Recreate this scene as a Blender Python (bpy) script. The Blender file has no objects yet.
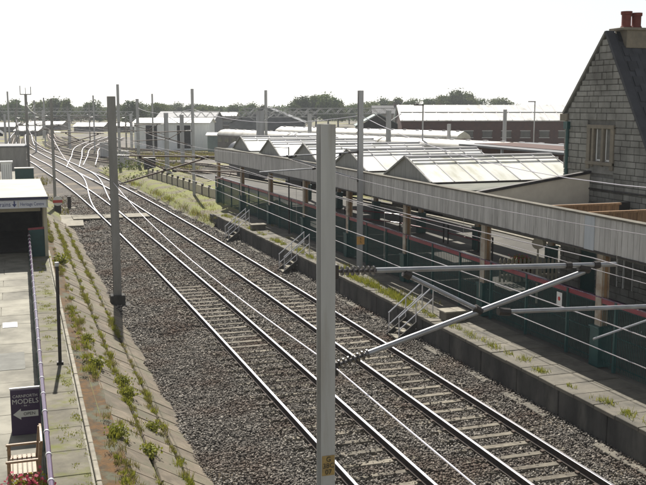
import bpy, bmesh, math, random
import numpy as np
from mathutils import Vector, Matrix
R = math.radians
rnd = random.Random(7)
scene = bpy.context.scene
COL = scene.collection

# ------------------------------------------------------------------ camera, sky, sun, exposure
cam_d = bpy.data.cameras.new('camera')
cam = bpy.data.objects.new('camera', cam_d)
COL.objects.link(cam)
cam.location = (0, 0, 7.46)
cam.rotation_euler = (R(90 - 8.4), 0, -R(18.6))
cam_d.sensor_width = 36.0
cam_d.lens = 929.0 / 646.0 * 36.0
cam_d.clip_start = 0.1
cam_d.clip_end = 6000
scene.camera = cam

SUN_EL, SUN_AZ = 46.0, 6.0
world = bpy.data.worlds.new('World')
scene.world = world
world.use_nodes = True
wn = world.node_tree
wn.nodes.clear()
sky = wn.nodes.new('ShaderNodeTexSky')
sky.sky_type = 'NISHITA'
sky.sun_disc = False
sky.sun_elevation = R(SUN_EL)
sky.sun_rotation = R(SUN_AZ)
sky.air_density = 1.0
sky.dust_density = 0.15
sky.ozone_density = 1.0
hs = wn.nodes.new('ShaderNodeHueSaturation')
hs.inputs['Saturation'].default_value = 0.2
bg = wn.nodes.new('ShaderNodeBackground')
bg.inputs['Strength'].default_value = 0.070
wo = wn.nodes.new('ShaderNodeOutputWorld')
wn.links.new(sky.outputs[0], hs.inputs['Color'])
wn.links.new(hs.outputs[0], bg.inputs['Color'])
wn.links.new(bg.outputs[0], wo.inputs[0])

sun_d = bpy.data.lights.new('sun', 'SUN')
sun_d.energy = 4.9
sun_d.angle = R(0.53)
sun_d.color = (1.0, 0.95, 0.87)
sun = bpy.data.objects.new('sun', sun_d)
COL.objects.link(sun)
sv = Vector((math.sin(R(SUN_AZ)) * math.cos(R(SUN_EL)), math.cos(R(SUN_AZ)) * math.cos(R(SUN_EL)), math.sin(R(SUN_EL))))
sun.rotation_euler = sv.to_track_quat('Z', 'Y').to_euler()
sun.location = (0, 0, 60)

scene.view_settings.view_transform = 'Standard'
scene.view_settings.look = 'None'
scene.view_settings.gamma = 1.0
scene.view_settings.exposure = 0.75
scene.cycles.use_denoising = True
scene.cycles.max_bounces = 6
scene.cycles.diffuse_bounces = 3
scene.cycles.glossy_bounces = 3
scene.cycles.sample_clamp_indirect = 6.0

# ------------------------------------------------------------------ the alignment of the railway: X right, Y along the line, rail top z = 0
_cy = [-30, 0, 30, 45, 60, 80, 96, 112, 125, 135, 150, 165, 200, 300, 500, 900]
_cx = [0, 0, 0, -.12, -.38, -.9, -1.6, -2.5, -3.2, -3.9, -4.7, -5.4, -6.3, -3.5, 8, 40]
def cv(y):
    i = int(np.searchsorted(_cy, y)) - 1
    i = max(0, min(len(_cy) - 2, i))
    def sl(k):
        if k <= 0 or k >= len(_cy) - 1:
            k = max(1, min(len(_cy) - 1, k)); return (_cx[k] - _cx[k-1]) / (_cy[k] - _cy[k-1])
        return (_cx[k+1] - _cx[k-1]) / (_cy[k+1] - _cy[k-1])
    h = _cy[i+1] - _cy[i]; t = (y - _cy[i]) / h
    return ((2*t**3 - 3*t*t + 1) * _cx[i] + (t**3 - 2*t*t + t) * h * sl(i)
            + (-2*t**3 + 3*t*t) * _cx[i+1] + (t**3 - t*t) * h * sl(i+1))
def cva(y):
    return np.array([cv(float(v)) for v in y])
def catmull(pts, step):
    P = [np.array(p, float) for p in pts]
    P = [2*P[0]-P[1]] + P + [2*P[-1]-P[-2]]
    out = []
    for i in range(1, len(P) - 2):
        n = max(2, int(np.linalg.norm(P[i+1]-P[i]) / step))
        for k in range(n):
            t = k / n
            out.append(.5*((2*P[i]) + (-P[i-1]+P[i+1])*t + (2*P[i-1]-5*P[i]+4*P[i+1]-P[i+2])*t*t + (-P[i-1]+3*P[i]-3*P[i+1]+P[i+2])*t**3))
    out.append(P[-2])
    return out

# ------------------------------------------------------------------ materials
def mat(name, c1, c2=None, scale=4.0, rough=.8, bump=0.0, bscale=40.0, metal=0.0, spec=.4, rand=0.0, attr=None,
        stretch=(1, 1, 1), c3=None, scale3=.6, low=.35, high=.65, low3=.52, high3=.68, coat=0.0, coord='pos', trans=0.0, detail=6.0):
    m = bpy.data.materials.new(name)
    m.use_nodes = True
    nt = m.node_tree
    b = nt.nodes['Principled BSDF']
    b.inputs['Roughness'].default_value = rough
    b.inputs['Metallic'].default_value = metal
    b.inputs['Specular IOR Level'].default_value = spec
    if coat:
        b.inputs['Coat Weight'].default_value = coat
        b.inputs['Coat Roughness'].default_value = .12
    N, L = nt.nodes.new, nt.links.new
    if coord == 'pos':
        src = N('ShaderNodeNewGeometry').outputs['Position']
    else:
        src = N('ShaderNodeTexCoord').outputs['Object']
    mp = N('ShaderNodeMapping')
    mp.inputs['Scale'].default_value = stretch
    L(src, mp.inputs['Vector'])
    def noise(s, d=detail):
        n = N('ShaderNodeTexNoise'); n.inputs['Scale'].default_value = s; n.inputs['Detail'].default_value = d
        n.inputs['Roughness'].default_value = .6
        L(mp.outputs[0], n.inputs['Vector'])
        return n.outputs['Fac']
    def mr(fac, a, bb):
        q = N('ShaderNodeMapRange'); q.inputs['From Min'].default_value = a; q.inputs['From Max'].default_value = bb
        L(fac, q.inputs['Value']); return q.outputs[0]
    def mix(fac, a, bb):
        x = N('ShaderNodeMix'); x.data_type = 'RGBA'
        if isinstance(fac, float): x.inputs[0].default_value = fac
        else: L(fac, x.inputs[0])
        for v, s in ((a, x.inputs[6]), (bb, x.inputs[7])):
            if isinstance(v, tuple): s.default_value = (*v, 1)
            else: L(v, s)
        return x.outputs[2]
    col = c1
    if c2 is not None:
        if attr:
            at = N('ShaderNodeAttribute'); at.attribute_name = attr
            col = mix(at.outputs['Fac'], c1, c2)
        else:
            col = mix(mr(noise(scale), low, high), c1, c2)
    if c3 is not None:
        col = mix(mr(noise(scale3), low3, high3), col, c3)
    if rand:
        oi = N('ShaderNodeObjectInfo')
        q = N('ShaderNodeMapRange'); q.inputs['To Min'].default_value = 1 - rand; q.inputs['To Max'].default_value = 1 + rand
        L(oi.outputs['Random'], q.inputs['Value'])
        vm = N('ShaderNodeVectorMath'); vm.operation = 'SCALE'
        if isinstance(col, tuple): vm.inputs[0].default_value = col
        else: L(col, vm.inputs[0])
        L(q.outputs[0], vm.inputs['Scale'])
        col = vm.outputs[0]
    if isinstance(col, tuple): b.inputs['Base Color'].default_value = (*col, 1)
    else: L(col, b.inputs['Base Color'])
    if bump:
        bn = N('ShaderNodeBump'); bn.inputs['Strength'].default_value = bump; bn.inputs['Distance'].default_value = .02
        L(noise(bscale), bn.inputs['Height'])
        L(bn.outputs[0], b.inputs['Normal'])
    if trans:
        tr = N('ShaderNodeBsdfTranslucent')
        if isinstance(col, tuple): tr.inputs['Color'].default_value = (*col, 1)
        else: L(col, tr.inputs['Color'])
        ms = N('ShaderNodeMixShader'); ms.inputs[0].default_value = trans
        L(b.outputs[0], ms.inputs[1]); L(tr.outputs[0], ms.inputs[2])
        L(ms.outputs[0], nt.nodes['Material Output'].inputs['Surface'])
    return m

M = dict(
    ground=mat('yard ground', (.16, .14, .115), (.10, .095, .085), .35, .95, .4, 6, c3=(.20, .19, .06), scale3=.07, low3=.5, high3=.58),
    ballast=mat('ballast bed', (.12, .105, .09), (.035, .030, .026), 9, .95, .8, 14, c3=(.17, .14, .10), scale3=.3, low3=.5, high3=.66),
    stone=mat('ballast stone', (.034, .031, .028), (.42, .385, .335), rough=.9, attr='shade', c3=(.10, .062, .042), scale3=.45, low3=.48, high3=.7),
    rail_side=mat('rusty rail side', (.022, .016, .014), (.045, .03, .022), 6, .85),
    rail_top=mat('polished rail head', (.95, .93, .97), (.88, .86, .9), 2, .3, metal=1.0, stretch=(3, .2, 1)),
    dull_rail=mat('dull rail head', (.30, .25, .22), (.18, .13, .1), 2, .5, metal=.6),
    sleeper=mat('concrete sleeper', (.225, .20, .155), (.125, .112, .088), 5, .9, .3, 60, rand=.25, c3=(.09, .075, .058), scale3=1.6),
    clip=mat('rail clip', (.05, .035, .028), (.09, .06, .04), 30, .8),
    concrete=mat('platform concrete', (.165, .15, .12), (.10, .092, .075), 2.2, .9, .3, 50, rand=.12, c3=(.085, .08, .066), scale3=1.1, low3=.55, high3=.72),
    slope_slab=mat('slope slab', (.18, .148, .108), (.105, .086, .062), 3.0, .9, .35, 45, rand=.16, c3=(.13, .125, .08), scale3=1.5, low3=.46, high3=.7),
    path=mat('pale worn concrete path', (.29, .275, .225), (.19, .18, .145), 1.3, .85, .2, 40, rand=.10, c3=(.10, .095, .075), scale3=.7, low3=.46, high3=.72),
    strip=mat('mossy concrete strip', (.18, .165, .122), (.11, .10, .075), 2.5, .9, .3, 40, rand=.1, c3=(.12, .125, .03), scale3=1.6, low3=.5, high3=.66),
    path_dark=mat('dark concrete patch', (.2, .2, .18), (.15, .15, .135), 3, .9, .2, 40),
    moss=mat('rust brown moss', (.125, .062, .016), (.045, .035, .02), 5.5, .95, .7, 25, c3=(.085, .085, .055), scale3=2.0, low3=.5, high3=.6),
    coping=mat('coping stone', (.30, .275, .22), (.19, .175, .14), 4, .9, .2, 40, rand=.12),
    wall_dark=mat('sooty platform wall', (.075, .072, .066), (.035, .034, .032), 2, .95, .4, 18, stretch=(1, 1, .4), c3=(.12, .115, .1), scale3=.8),
    tarmac=mat('platform tarmac', (.085, .08, .07), (.06, .057, .05), .8, .9, .3, 60, c3=(.14, .13, .11), scale3=.3),
    soil=mat('rough soil bank', (.17, .145, .095), (.10, .09, .06), 1.4, .95, .8, 8, c3=(.16, .17, .04), scale3=.5, low3=.42, high3=.56),
    galv=mat('galvanised steel', (.46, .465, .47), (.37, .375, .38), 3, .55, .05, 30, metal=.1, stretch=(1, 1, .12), c3=(.27, .25, .22), scale3=5, low3=.5, high3=.8),
    galv_warm=mat('weathered mast steel', (.30, .295, .28), (.22, .215, .20), 2.5, .65, .1, 20, metal=.2, stretch=(1, 1, .25)),
    tube=mat('cantilever tube', (.33, .34, .36), (.25, .255, .27), 6, .4, metal=.6),
    tube_rust=mat('weathered tube', (.16, .12, .10), (.10, .08, .07), 6, .6, metal=.3),
    dark_metal=mat('dark fitting', (.03, .03, .032), (.06, .05, .045), 8, .6, metal=.3),
    wire=mat('contact wire', (.33, .31, .32), (.26, .245, .25), 1, .45, metal=.8),
    wire_bright=mat('bright wire', (.75, .72, .76), (.65, .62, .66), 1, .35, metal=.7),
    wire_dark=mat('stranded wire', (.28, .27, .26), None, 1, .5, metal=.6),
    porcelain=mat('grey insulator', (.07, .065, .065), (.11, .10, .10), 9, .3),
    plate=mat('number plate yellow', (.36, .25, .09), (.24, .17, .07), 18, .6),
    plate_orange=mat('number plate orange', (.75, .42, .13), (.60, .34, .12), 18, .6),
    ink=mat('black lettering', (.015, .015, .015), None, rough=.6),
    valance=mat('weathered valance board', (.50, .49, .47), (.37, .36, .345), 3, .85, .25, 30, rand=.13, stretch=(3, 3, .35), c3=(.22, .215, .2), scale3=2.0, low3=.58, high3=.74),
    valance_new=mat('newer valance board', (.47, .50, .53), (.40, .43, .46), 3, .8, .1, 30, stretch=(3, 3, .35)),
    timber=mat('brown timber', (.29, .175, .09), (.17, .10, .055), 5, .85, .2, 30, rand=.15, stretch=(4, 4, .5)),
    column=mat('tan painted column', (.36, .22, .11), (.26, .16, .08), 3, .6, .1, 30, c3=(.2, .11, .05), scale3=1.2, low3=.58, high3=.7),
    column_pale=mat('weathered column flange', (.42, .38, .32), (.32, .28, .23), 3, .6, .1, 30, c3=(.24, .15, .08), scale3=1.5, low3=.46, high3=.7),
    green=mat('dark green paint', (.012, .07, .066), (.009, .048, .048), 3, .45, spec=.5),
    red=mat('red painted rail', (.24, .016, .035), (.17, .012, .026), 4, .3, spec=.6),
    purple=mat('dark red handrail', (.075, .02, .085), (.05, .015, .06), 3, .22, spec=.8, coat=.5),
    clamp=mat('grey clamp', (.62, .62, .64), None, rough=.3, metal=.5),
    glaze=mat('translucent roof sheet', (.80, .80, .78), (.72, .72, .68), 1.2, .36, .03, 8, spec=1.0, trans=.08, rand=.08, c3=(.48, .49, .38), scale3=.7, low3=.52, high3=.75),
    glaze_old=mat('algae stained roof sheet', (.84, .84, .79), (.74, .74, .65), 1.2, .37, .03, 8, spec=1.0, trans=.08, rand=.10, c3=(.50, .49, .36), scale3=.9, low3=.5, high3=.75, stretch=(2, .6, 1)),
    bar=mat('glazing bar', (.50, .49, .50), None, rough=.5),
    board_grey=mat('grey gable board', (.30, .295, .28), (.22, .215, .2), 2.5, .85, .2, 25, stretch=(1, 3, .4)),
    felt=mat('roof felt', (.175, .18, .15), (.12, .125, .105), 1.5, .9, .3, 30),
    hoarding=mat('beige hoarding', (.66, .60, .50), (.56, .50, .42), 1.6, .85, .1, 20),
    gstone=mat('grey gritstone', (.27, .265, .245), (.175, .17, .155), 1.3, .9, .5, 22, rand=.11, c3=(.12, .115, .105), scale3=.9, low3=.5, high3=.7),
    mortar=mat('dark mortar', (.185, .18, .165), (.13, .127, .115), 5, .95, .4, 30),
    dressed=mat('dressed sandstone', (.23, .20, .155), (.165, .145, .115), 3, .85, .2, 30),
    slate=mat('slate', (.042, .044, .052), (.026, .027, .033), 2.5, .62, .15, 20, rand=.25),
    pot=mat('terracotta pot', (.17, .042, .03), (.12, .032, .024), 6, .8),
    white=mat('white paint', (.72, .72, .70), (.62, .62, .60), 4, .55),
    cream=mat('cream roof felt', (.44, .44, .385), (.35, .35, .30), .9, .8, .1, 15),
    cream_wall=mat('cream wall', (.50, .46, .35), (.42, .38, .29), 2, .85),
    navy=mat('navy trim', (.03, .03, .07), None, rough=.5),
    glass=mat('window glass', (.03, .035, .04), (.05, .055, .06), 2, .08, spec=.9),
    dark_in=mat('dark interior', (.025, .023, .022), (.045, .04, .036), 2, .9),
    brick=mat('red brown brick', (.105, .052, .04), (.07, .04, .034), 2, .9, .2, 20),
    sheet=mat('white profiled sheet', (.82, .83, .82), (.70, .72, .72), 1.2, .6, stretch=(6, 6, .6)),
    roof_white=mat('pale roof sheet', (.74, .73, .70), (.58, .57, .54), .7, .4, c3=(.3, .29, .26), scale3=.5, low3=.56, high3=.72, stretch=(2, .4, 1)),
    coach_roof=mat('pale coach roof', (.60, .585, .54), (.46, .44, .39), .8, .5, c3=(.3, .28, .23), scale3=.6, low3=.55, high3=.72),
    coach_side=mat('maroon coach side', (.10, .035, .035), (.075, .035, .035), 1, .4),
    coach_dark=mat('dark blue grey coach', (.035, .037, .045), (.025, .026, .03), 1, .4),
    coach_cream=mat('weathered coach side', (.12, .105, .09), (.08, .07, .062), 1, .5),
    grey_roof=mat('grey sheet roof', (.15, .155, .165), (.11, .115, .125), 1, .7),
    teal_roof=mat('green grey roof', (.18, .23, .225), (.14, .18, .18), 1, .6),
    bench_wood=mat('oiled bench wood', (.30, .20, .11), (.2, .13, .07), 6, .5, .15, 40, stretch=(3, 3, 3), spec=.5),
    sign_purple=mat('dark purple board', (.035, .016, .05), (.026, .012, .04), 3, .4),
    sign_text=mat('pale lettering', (.50, .49, .45), None, rough=.6),
    sign_white=mat('pale sign face', (.52, .54, .58), None, rough=.5),
    sign_blue=mat('blue lettering', (.04, .05, .15), None, rough=.5),
    leaf=mat('tree leaves', (.045, .08, .026), (.12, .155, .05), rough=.75, attr='shade', trans=.25, rand=.32, spec=.2),
    leaf_pale=mat('olive tree leaves', (.07, .10, .03), (.16, .18, .055), rough=.75, attr='shade', trans=.25, rand=.32, spec=.2),
    weed=mat('weed leaves', (.13, .155, .018), (.33, .32, .045), rough=.7, attr='shade', trans=.35, spec=.25),
    dry=mat('dry grass', (.13, .125, .035), (.25, .22, .065), rough=.85, attr='shade', trans=.3, spec=.15),
    bark=mat('bark', (.07, .055, .04), (.045, .035, .027), 4, .95, .4, 15),
    petal=mat('pink petals', (.45, .05, .10), (.62, .15, .2), rough=.7, attr='shade', trans=.2),
    pot_dark=mat('planter', (.10, .07, .05), (.07, .05, .04), 5, .8),
    red_sign=mat('red face', (.45, .05, .04), None, rough=.5),
    picket=mat('cream picket', (.50, .46, .36), (.42, .38, .30), 5, .7, rand=.1),
)

# ------------------------------------------------------------------ object helpers
class MB:
    def __init__(s):
        s.v, s.f, s.m = [], [], []
    def add(s, vs, fs, mi=0):
        o = len(s.v); s.v += [tuple(p) for p in vs]
        s.f += [tuple(i + o for i in f) for f in fs]; s.m += [mi] * len(fs)
        return s
    def box(s, c, d, rz=0.0, mi=0, rx=0.0, ry=0.0):
        hx, hy, hz = d[0]/2, d[1]/2, d[2]/2
        vs = [Vector((x, y, z)) for x in (-hx, hx) for y in (-hy, hy) for z in (-hz, hz)]
        mt = Matrix.Rotation(rz, 3, 'Z') @ Matrix.Rotation(ry, 3, 'Y') @ Matrix.Rotation(rx, 3, 'X')
        vs = [mt @ p + Vector(c) for p in vs]
        return s.add(vs, [(0, 1, 3, 2), (4, 6, 7, 5), (0, 4, 5, 1), (2, 3, 7, 6), (0, 2, 6, 4), (1, 5, 7, 3)], mi)
    def beam(s, a, b, w, h, mi=0):
        a, b = Vector(a), Vector(b); d = (b - a).normalized()
        up = Vector((0, 0, 1)) if abs(d.z) < .99 else Vector((0, 1, 0))
        sx = d.cross(up).normalized() * w / 2; sz = sx.cross(d).normalized() * h / 2
        vs = [p + i*sx + j*sz for p in (a, b) for i, j in ((-1, -1), (1, -1), (1, 1), (-1, 1))]
        return s.add(vs, [(0, 1, 2, 3), (7, 6, 5, 4), (0, 4, 5, 1), (1, 5, 6, 2), (2, 6, 7, 3), (3, 7, 4, 0)], mi)
    def tube(s, path, r, n=8, mi=0, r2=None):
        P = [Vector(p) for p in path]; k = len(P); vs = []
        for i, p in enumerate(P):
            d = (P[min(k-1, i+1)] - P[max(0, i-1)]).normalized()
            up = Vector((0, 0, 1)) if abs(d.z) < .95 else Vector((1, 0, 0))
            a = d.cross(up).normalized(); b = a.cross(d)
            rr = r if r2 is None else r + (r2 - r) * i / max(1, k-1)
            vs += [p + rr * (math.cos(2*math.pi*j/n) * a + math.sin(2*math.pi*j/n) * b) for j in range(n)]
        fs = [(i*n + j, i*n + (j+1) % n, (i+1)*n + (j+1) % n, (i+1)*n + j) for i in range(k-1) for j in range(n)]
        fs += [tuple(range(n-1, -1, -1)), tuple((k-1)*n + j for j in range(n))]
        return s.add(vs, fs, mi)
    def lathe(s, prof, c, n=14, mi=0):
        vs = [(c[0] + r*math.cos(2*math.pi*j/n), c[1] + r*math.sin(2*math.pi*j/n), c[2] + z) for r, z in prof for j in range(n)]
        k = len(prof)
        fs = [(i*n + j, i*n + (j+1) % n, (i+1)*n + (j+1) % n, (i+1)*n + j) for i in range(k-1) for j in range(n)]
        fs += [tuple(range(n-1, -1, -1)), tuple((k-1)*n + j for j in range(n))]
        return s.add(vs, fs, mi)
    def prism(s, poly, d, mi=0):
        """poly: 3D points of one face, extruded by the vector d"""
        n = len(poly); d = Vector(d); a = [Vector(p) for p in poly]
        fs = [tuple(range(n)), tuple(range(2*n-1, n-1, -1))] + [(i, n+i, n+(i+1) % n, (i+1) % n) for i in range(n)]
        return s.add(a + [p + d for p in a], fs, mi)
    def sweep(s, prof, path, mats=None):
        """prof: closed list of (offset to the right, z); path: list of (x, y, z)"""
        k, n = len(path), len(prof); vs = []
        for i in range(k):
            a, b = path[max(0, i-1)], path[min(k-1, i+1)]
            dx, dy = b[0]-a[0], b[1]-a[1]; l = math.hypot(dx, dy) or 1
            rx, ry = dy/l, -dx/l
            vs += [(path[i][0] + u*rx, path[i][1] + u*ry, path[i][2] + w) for u, w in prof]
        o = len(s.v); s.v += vs
        for i in range(k-1):
            for j in range(n):
                s.f.append((o+i*n+j, o+i*n+(j+1) % n, o+(i+1)*n+(j+1) % n, o+(i+1)*n+j)); s.m.append(mats[j] if mats else 0)
        s.f += [tuple(o+j for j in range(n-1, -1, -1)), tuple(o+(k-1)*n+j for j in range(n))]; s.m += [0, 0]
        return s
    def mesh(s, name, mats, org=(0, 0, 0), bevel=0.0, smooth=False):
        me = bpy.data.meshes.new(name)
        me.from_pydata([(p[0]-org[0], p[1]-org[1], p[2]-org[2]) for p in s.v], [], s.f)
        for m in (mats if isinstance(mats, (list, tuple)) else [mats]):
            me.materials.append(M[m] if isinstance(m, str) else m)
        me.polygons.foreach_set('material_index', s.m)
        bm = bmesh.new(); bm.from_mesh(me)
        if bevel:
            bmesh.ops.bevel(bm, geom=bm.edges[:], offset=bevel, segments=1, affect='EDGES', clamp_overlap=True)
        bmesh.ops.recalc_face_normals(bm, faces=bm.faces[:])
        bm.to_mesh(me); bm.free()
        if smooth:
            me.polygons.foreach_set('use_smooth', [True] * len(me.polygons))
            me.set_sharp_from_angle(angle=R(40))
        return me
    def build(s, name, mats, parent=None, org=None, bevel=0.0, smooth=False):
        if org is None:
            org = WO.get(parent.name, (0, 0, 0)) if parent is not None else (0, 0, 0)
        o = obj(name, s.mesh(name, mats, org, bevel, smooth), parent)
        WO[o.name] = tuple(org)
        return o
WO = {}      # world origin of an Empty that was built with world coordinates
def obj(name, me, parent=None, loc=None, rot=None, scl=None):
    o = bpy.data.objects.new(name, me); COL.objects.link(o)
    if parent is not None: o.parent = parent
    if loc is not None: o.location = loc
    if rot is not None: o.rotation_euler = rot
    if scl is not None: o.scale = scl
    return o
def tag(o, label, cat, group=None):
    o['label'] = label; o['category'] = cat
    if group: o['group'] = group
    return o
def thing(name, label, cat, loc=(0, 0, 0), rz=0.0, group=None):
    o = obj(name, None, None, loc); o.rotation_euler = (0, 0, rz); o.empty_display_size = .3
    WO[o.name] = tuple(loc) if rz == 0 else (0, 0, 0)
    return tag(o, label, cat, group)
def struct(o):
    o['kind'] = 'structure'; return o
def stuff(o, label=None, cat=None):
    o['kind'] = 'stuff'
    if label: o['label'] = label; o['category'] = cat
    return o
def copy_tree(o, parent=None):
    c = o.copy(); COL.objects.link(c)
    if parent is not None: c.parent = parent
    for ch in list(o.children): copy_tree(ch, c)
    return c
def lettering(txt, size, matname, parent, loc, rot, name='lettering', depth=.003, align='LEFT', sx=1.0):
    cu = bpy.data.curves.new('text', 'FONT'); cu.body = txt; cu.size = size; cu.extrude = depth; cu.align_x = align
    cu.resolution_u = 3
    t = bpy.data.objects.new('text', cu); COL.objects.link(t)
    dg = bpy.context.evaluated_depsgraph_get()
    me = bpy.data.meshes.new_from_object(t.evaluated_get(dg))
    bpy.data.objects.remove(t); bpy.data.curves.remove(cu)
    me.materials.clear(); me.materials.append(M[matname])
    return obj(name, me, parent, loc, rot, (sx, 1, 1))
def soup(name, P, F, matname, shade=None, parent=None, loc=None):
    """numpy mesh: P (n,3), F (m,k); shade one value per vertex"""
    me = bpy.data.meshes.new(name)
    n, (m, k) = len(P), F.shape
    me.vertices.add(n); me.vertices.foreach_set('co', P.astype(np.float32).ravel())
    me.loops.add(m*k); me.loops.foreach_set('vertex_index', F.astype(np.int32).ravel())
    me.polygons.add(m); me.polygons.foreach_set('loop_start', np.arange(0, m*k, k, dtype=np.int32))
    me.polygons.foreach_set('loop_total', np.full(m, k, dtype=np.int32))
    me.update(calc_edges=True)
    if shade is not None:
        a = me.attributes.new('shade', 'FLOAT', 'POINT'); a.data.foreach_set('value', shade.astype(np.float32))
    me.materials.append(M[matname])
    if name is None: return me
    return obj(name, me, parent, loc)
def leaf_arrays(rng, C, size, up=.3, aspect=1.0):
    """one quad per centre C"""
    n = len(C)
    d = rng.normal(size=(n, 3)); d[:, 2] = d[:, 2] * .7 + up
    d /= np.linalg.norm(d, axis=1)[:, None]
    a = np.cross(d, rng.normal(size=(n, 3))); a /= np.linalg.norm(a, axis=1)[:, None]
    b = np.cross(d, a)
    s = (np.asarray(size) * rng.uniform(.6, 1.3, n))[:, None]
    P = np.stack([C - a*s*.5 - b*s*.15*aspect, C + b*s*-.5*aspect, C + a*s*.5, C + b*s*.5*aspect], 1).reshape(-1, 3)
    return P, np.arange(4*n).reshape(n, 4)
def blades(rng, C, h, w, lean=.35):
    """grass blades: thin upright triangles pairs as quads"""
    n = len(C); hh = (np.asarray(h) * rng.uniform(.5, 1.2, n))[:, None]
    az = rng.uniform(0, 2*np.pi, n); s = np.stack([np.cos(az), np.sin(az), np.zeros(n)], 1)
    t = rng.normal(size=(n, 3)) * lean; t[:, 2] = 1; t /= np.linalg.norm(t, axis=1)[:, None]
    P = np.stack([C - s*w/2, C + s*w/2, C + t*hh + s*w*.15, C + t*hh - s*w*.15], 1).reshape(-1, 3)
    return P, np.arange(4*n).reshape(n, 4)
RG = np.random.default_rng(11)

# ------------------------------------------------------------------ ground and terrain
def grid_sheet(name, xs, ys, zf, matname, curved=True):
    P = np.array([(x + (cv(y) if curved else 0), y, zf(x, y)) for y in ys for x in xs])
    nx = len(xs)
    F = np.array([(j*nx+i, j*nx+i+1, (j+1)*nx+i+1, (j+1)*nx+i) for j in range(len(ys)-1) for i in range(nx-1)])
    return soup(name, P, F, matname)
g = struct(obj('ground', MB().add([(-2500, -200, -.5), (3000, -200, -.5), (3000, 4500, -.5), (-2500, 4500, -.5)], [(0, 1, 2, 3)]).mesh('ground', 'ground')))

def bal_z(u, y):
    if u < 4.5: z = -.235 + .05*math.sin(y*1.7) * math.sin(y*.6+u) - .03*(u-3.3)
    elif u < 5.3: z = -.27 + .075 * (u - 4.5)
    elif u < 8.2: z = -.21
    elif u < 9.1: z = -.19
    elif u < 11.5: z = -.205
    else: z = -.205 + .14 * min(1, (u - 11.5) / .8)
    if 5.3 <= u < 11.5: z += .05 * min(1, max(0, (y - 42) / 30))
    return z
yb = list(range(-4, 60, 2)) + list(range(60, 175, 5))
xb = [3.0, 3.6, 4.3, 4.8, 5.3, 6, 7, 8.2, 8.6, 9.1, 10, 11, 11.5, 11.9, 12.3, 12.75]
bal = struct(grid_sheet('ballast_bed', xb, yb, lambda u, y: bal_z(u, y) - .045*min(1, max(0, (84-y)/20)), 'ballast'))
# the nearer ballast stones are real pieces (too many to count)
def stones(y0, y1, dens, size, seed):
    rg = np.random.default_rng(seed)
    n = int((12.7 - 3.0) * (y1 - y0) * dens)
    u = rg.uniform(3.3, 12.42, n); y = rg.uniform(y0, y1, n)
    # keep the sleepers and rails clear
    ph = ((y - 12.0) / .65) % 1.0
    on_sl = (ph < .2) | (ph > .8)
    du_l, du_r = np.abs(u - 6.975), np.abs(u - 10.3)
    lt = du_l < 1.25; rt = du_r < 1.25
    edge_ = np.where(np.minimum(du_l, du_r) > .86, .28, 1.0)
    patch = (np.sin(y*.45+1.0) + np.sin(y*.19) + np.sin(u*2.1+y*.6)) > .2
    clear_l = np.where((y > 28) & (y < 39), .97, np.where(y > 39, .25, np.where(patch, .85, .4)))
    keep = np.ones(n, bool)
    r = rg.uniform(size=n)
    keep &= ~(lt & on_sl & (r < clear_l*edge_))
    keep &= ~(rt & on_sl & (r < np.where(y > 38, .6, np.where(patch, .985, .93))*edge_))
    for c in (6.225, 7.725, 9.55, 11.05):
        keep &= np.abs(u - c) > .085
    raised = ((lt | rt) & on_sl)[keep]
    u, y = u[keep], y[keep]; n = len(u)
    bed = np.array([bal_z(a, b) for a, b in zip(u, y)])
    x = u + cva(y) if y1 > 30 else u
    heap = np.where((np.abs(u-6.975) < .62) | (np.abs(u-10.3) < .62), -.018, 0)
    z = bed + rg.uniform(-.012, .035, n) + heap
    z = np.where(raised, np.maximum(z, -.158 + rg.uniform(0, .022, n)), z)
    base = np.array([(1, 0, 0), (-1, 0, 0), (0, 1, 0), (0, -1, 0), (0, 0, 1), (0, 0, -1)], float)
    tri = np.array([(0, 2, 4), (2, 1, 4), (1, 3, 4), (3, 0, 4), (2, 0, 5), (1, 2, 5), (3, 1, 5), (0, 3, 5)])
    V = base[None] * (rg.uniform(.6, 1.25, (n, 6, 1))) + rg.normal(0, .28, (n, 6, 3))
    a = rg.uniform(0, 2*np.pi, n); c, s = np.cos(a), np.sin(a)
    sc = size * .5 * rg.uniform(.5, 1.5, n)
    V = np.stack([V[..., 0]*c[:, None] - V[..., 1]*s[:, None], V[..., 0]*s[:, None] + V[..., 1]*c[:, None], V[..., 2]*.8], 2)
    V = V * sc[:, None, None] + np.stack([x, y, z], 1)[:, None, :]
    F = (tri[None] + 6*np.arange(n)[:, None, None]).reshape(-1, 3)
    sh = np.repeat(np.clip(rg.beta(1.6, 2.6, n), 0, 1), 6)
    return V.reshape(-1, 3), F, sh
A = [stones(12.5, 30, 470, .056, 1), stones(30, 50, 270, .07, 2), stones(50, 82, 110, .10, 3)]
off = 0; VV, FF, SS = [], [], []
for v, f, s_ in A:
    VV.append(v); FF.append(f + off); SS.append(s_); off += len(v)
st = soup('ballast_stones', np.concatenate(VV), np.concatenate(FF), 'stone', np.concatenate(SS))
stuff(st, 'grey and brown crushed stone ballast heaped around both main tracks', 'ballast')

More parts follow.
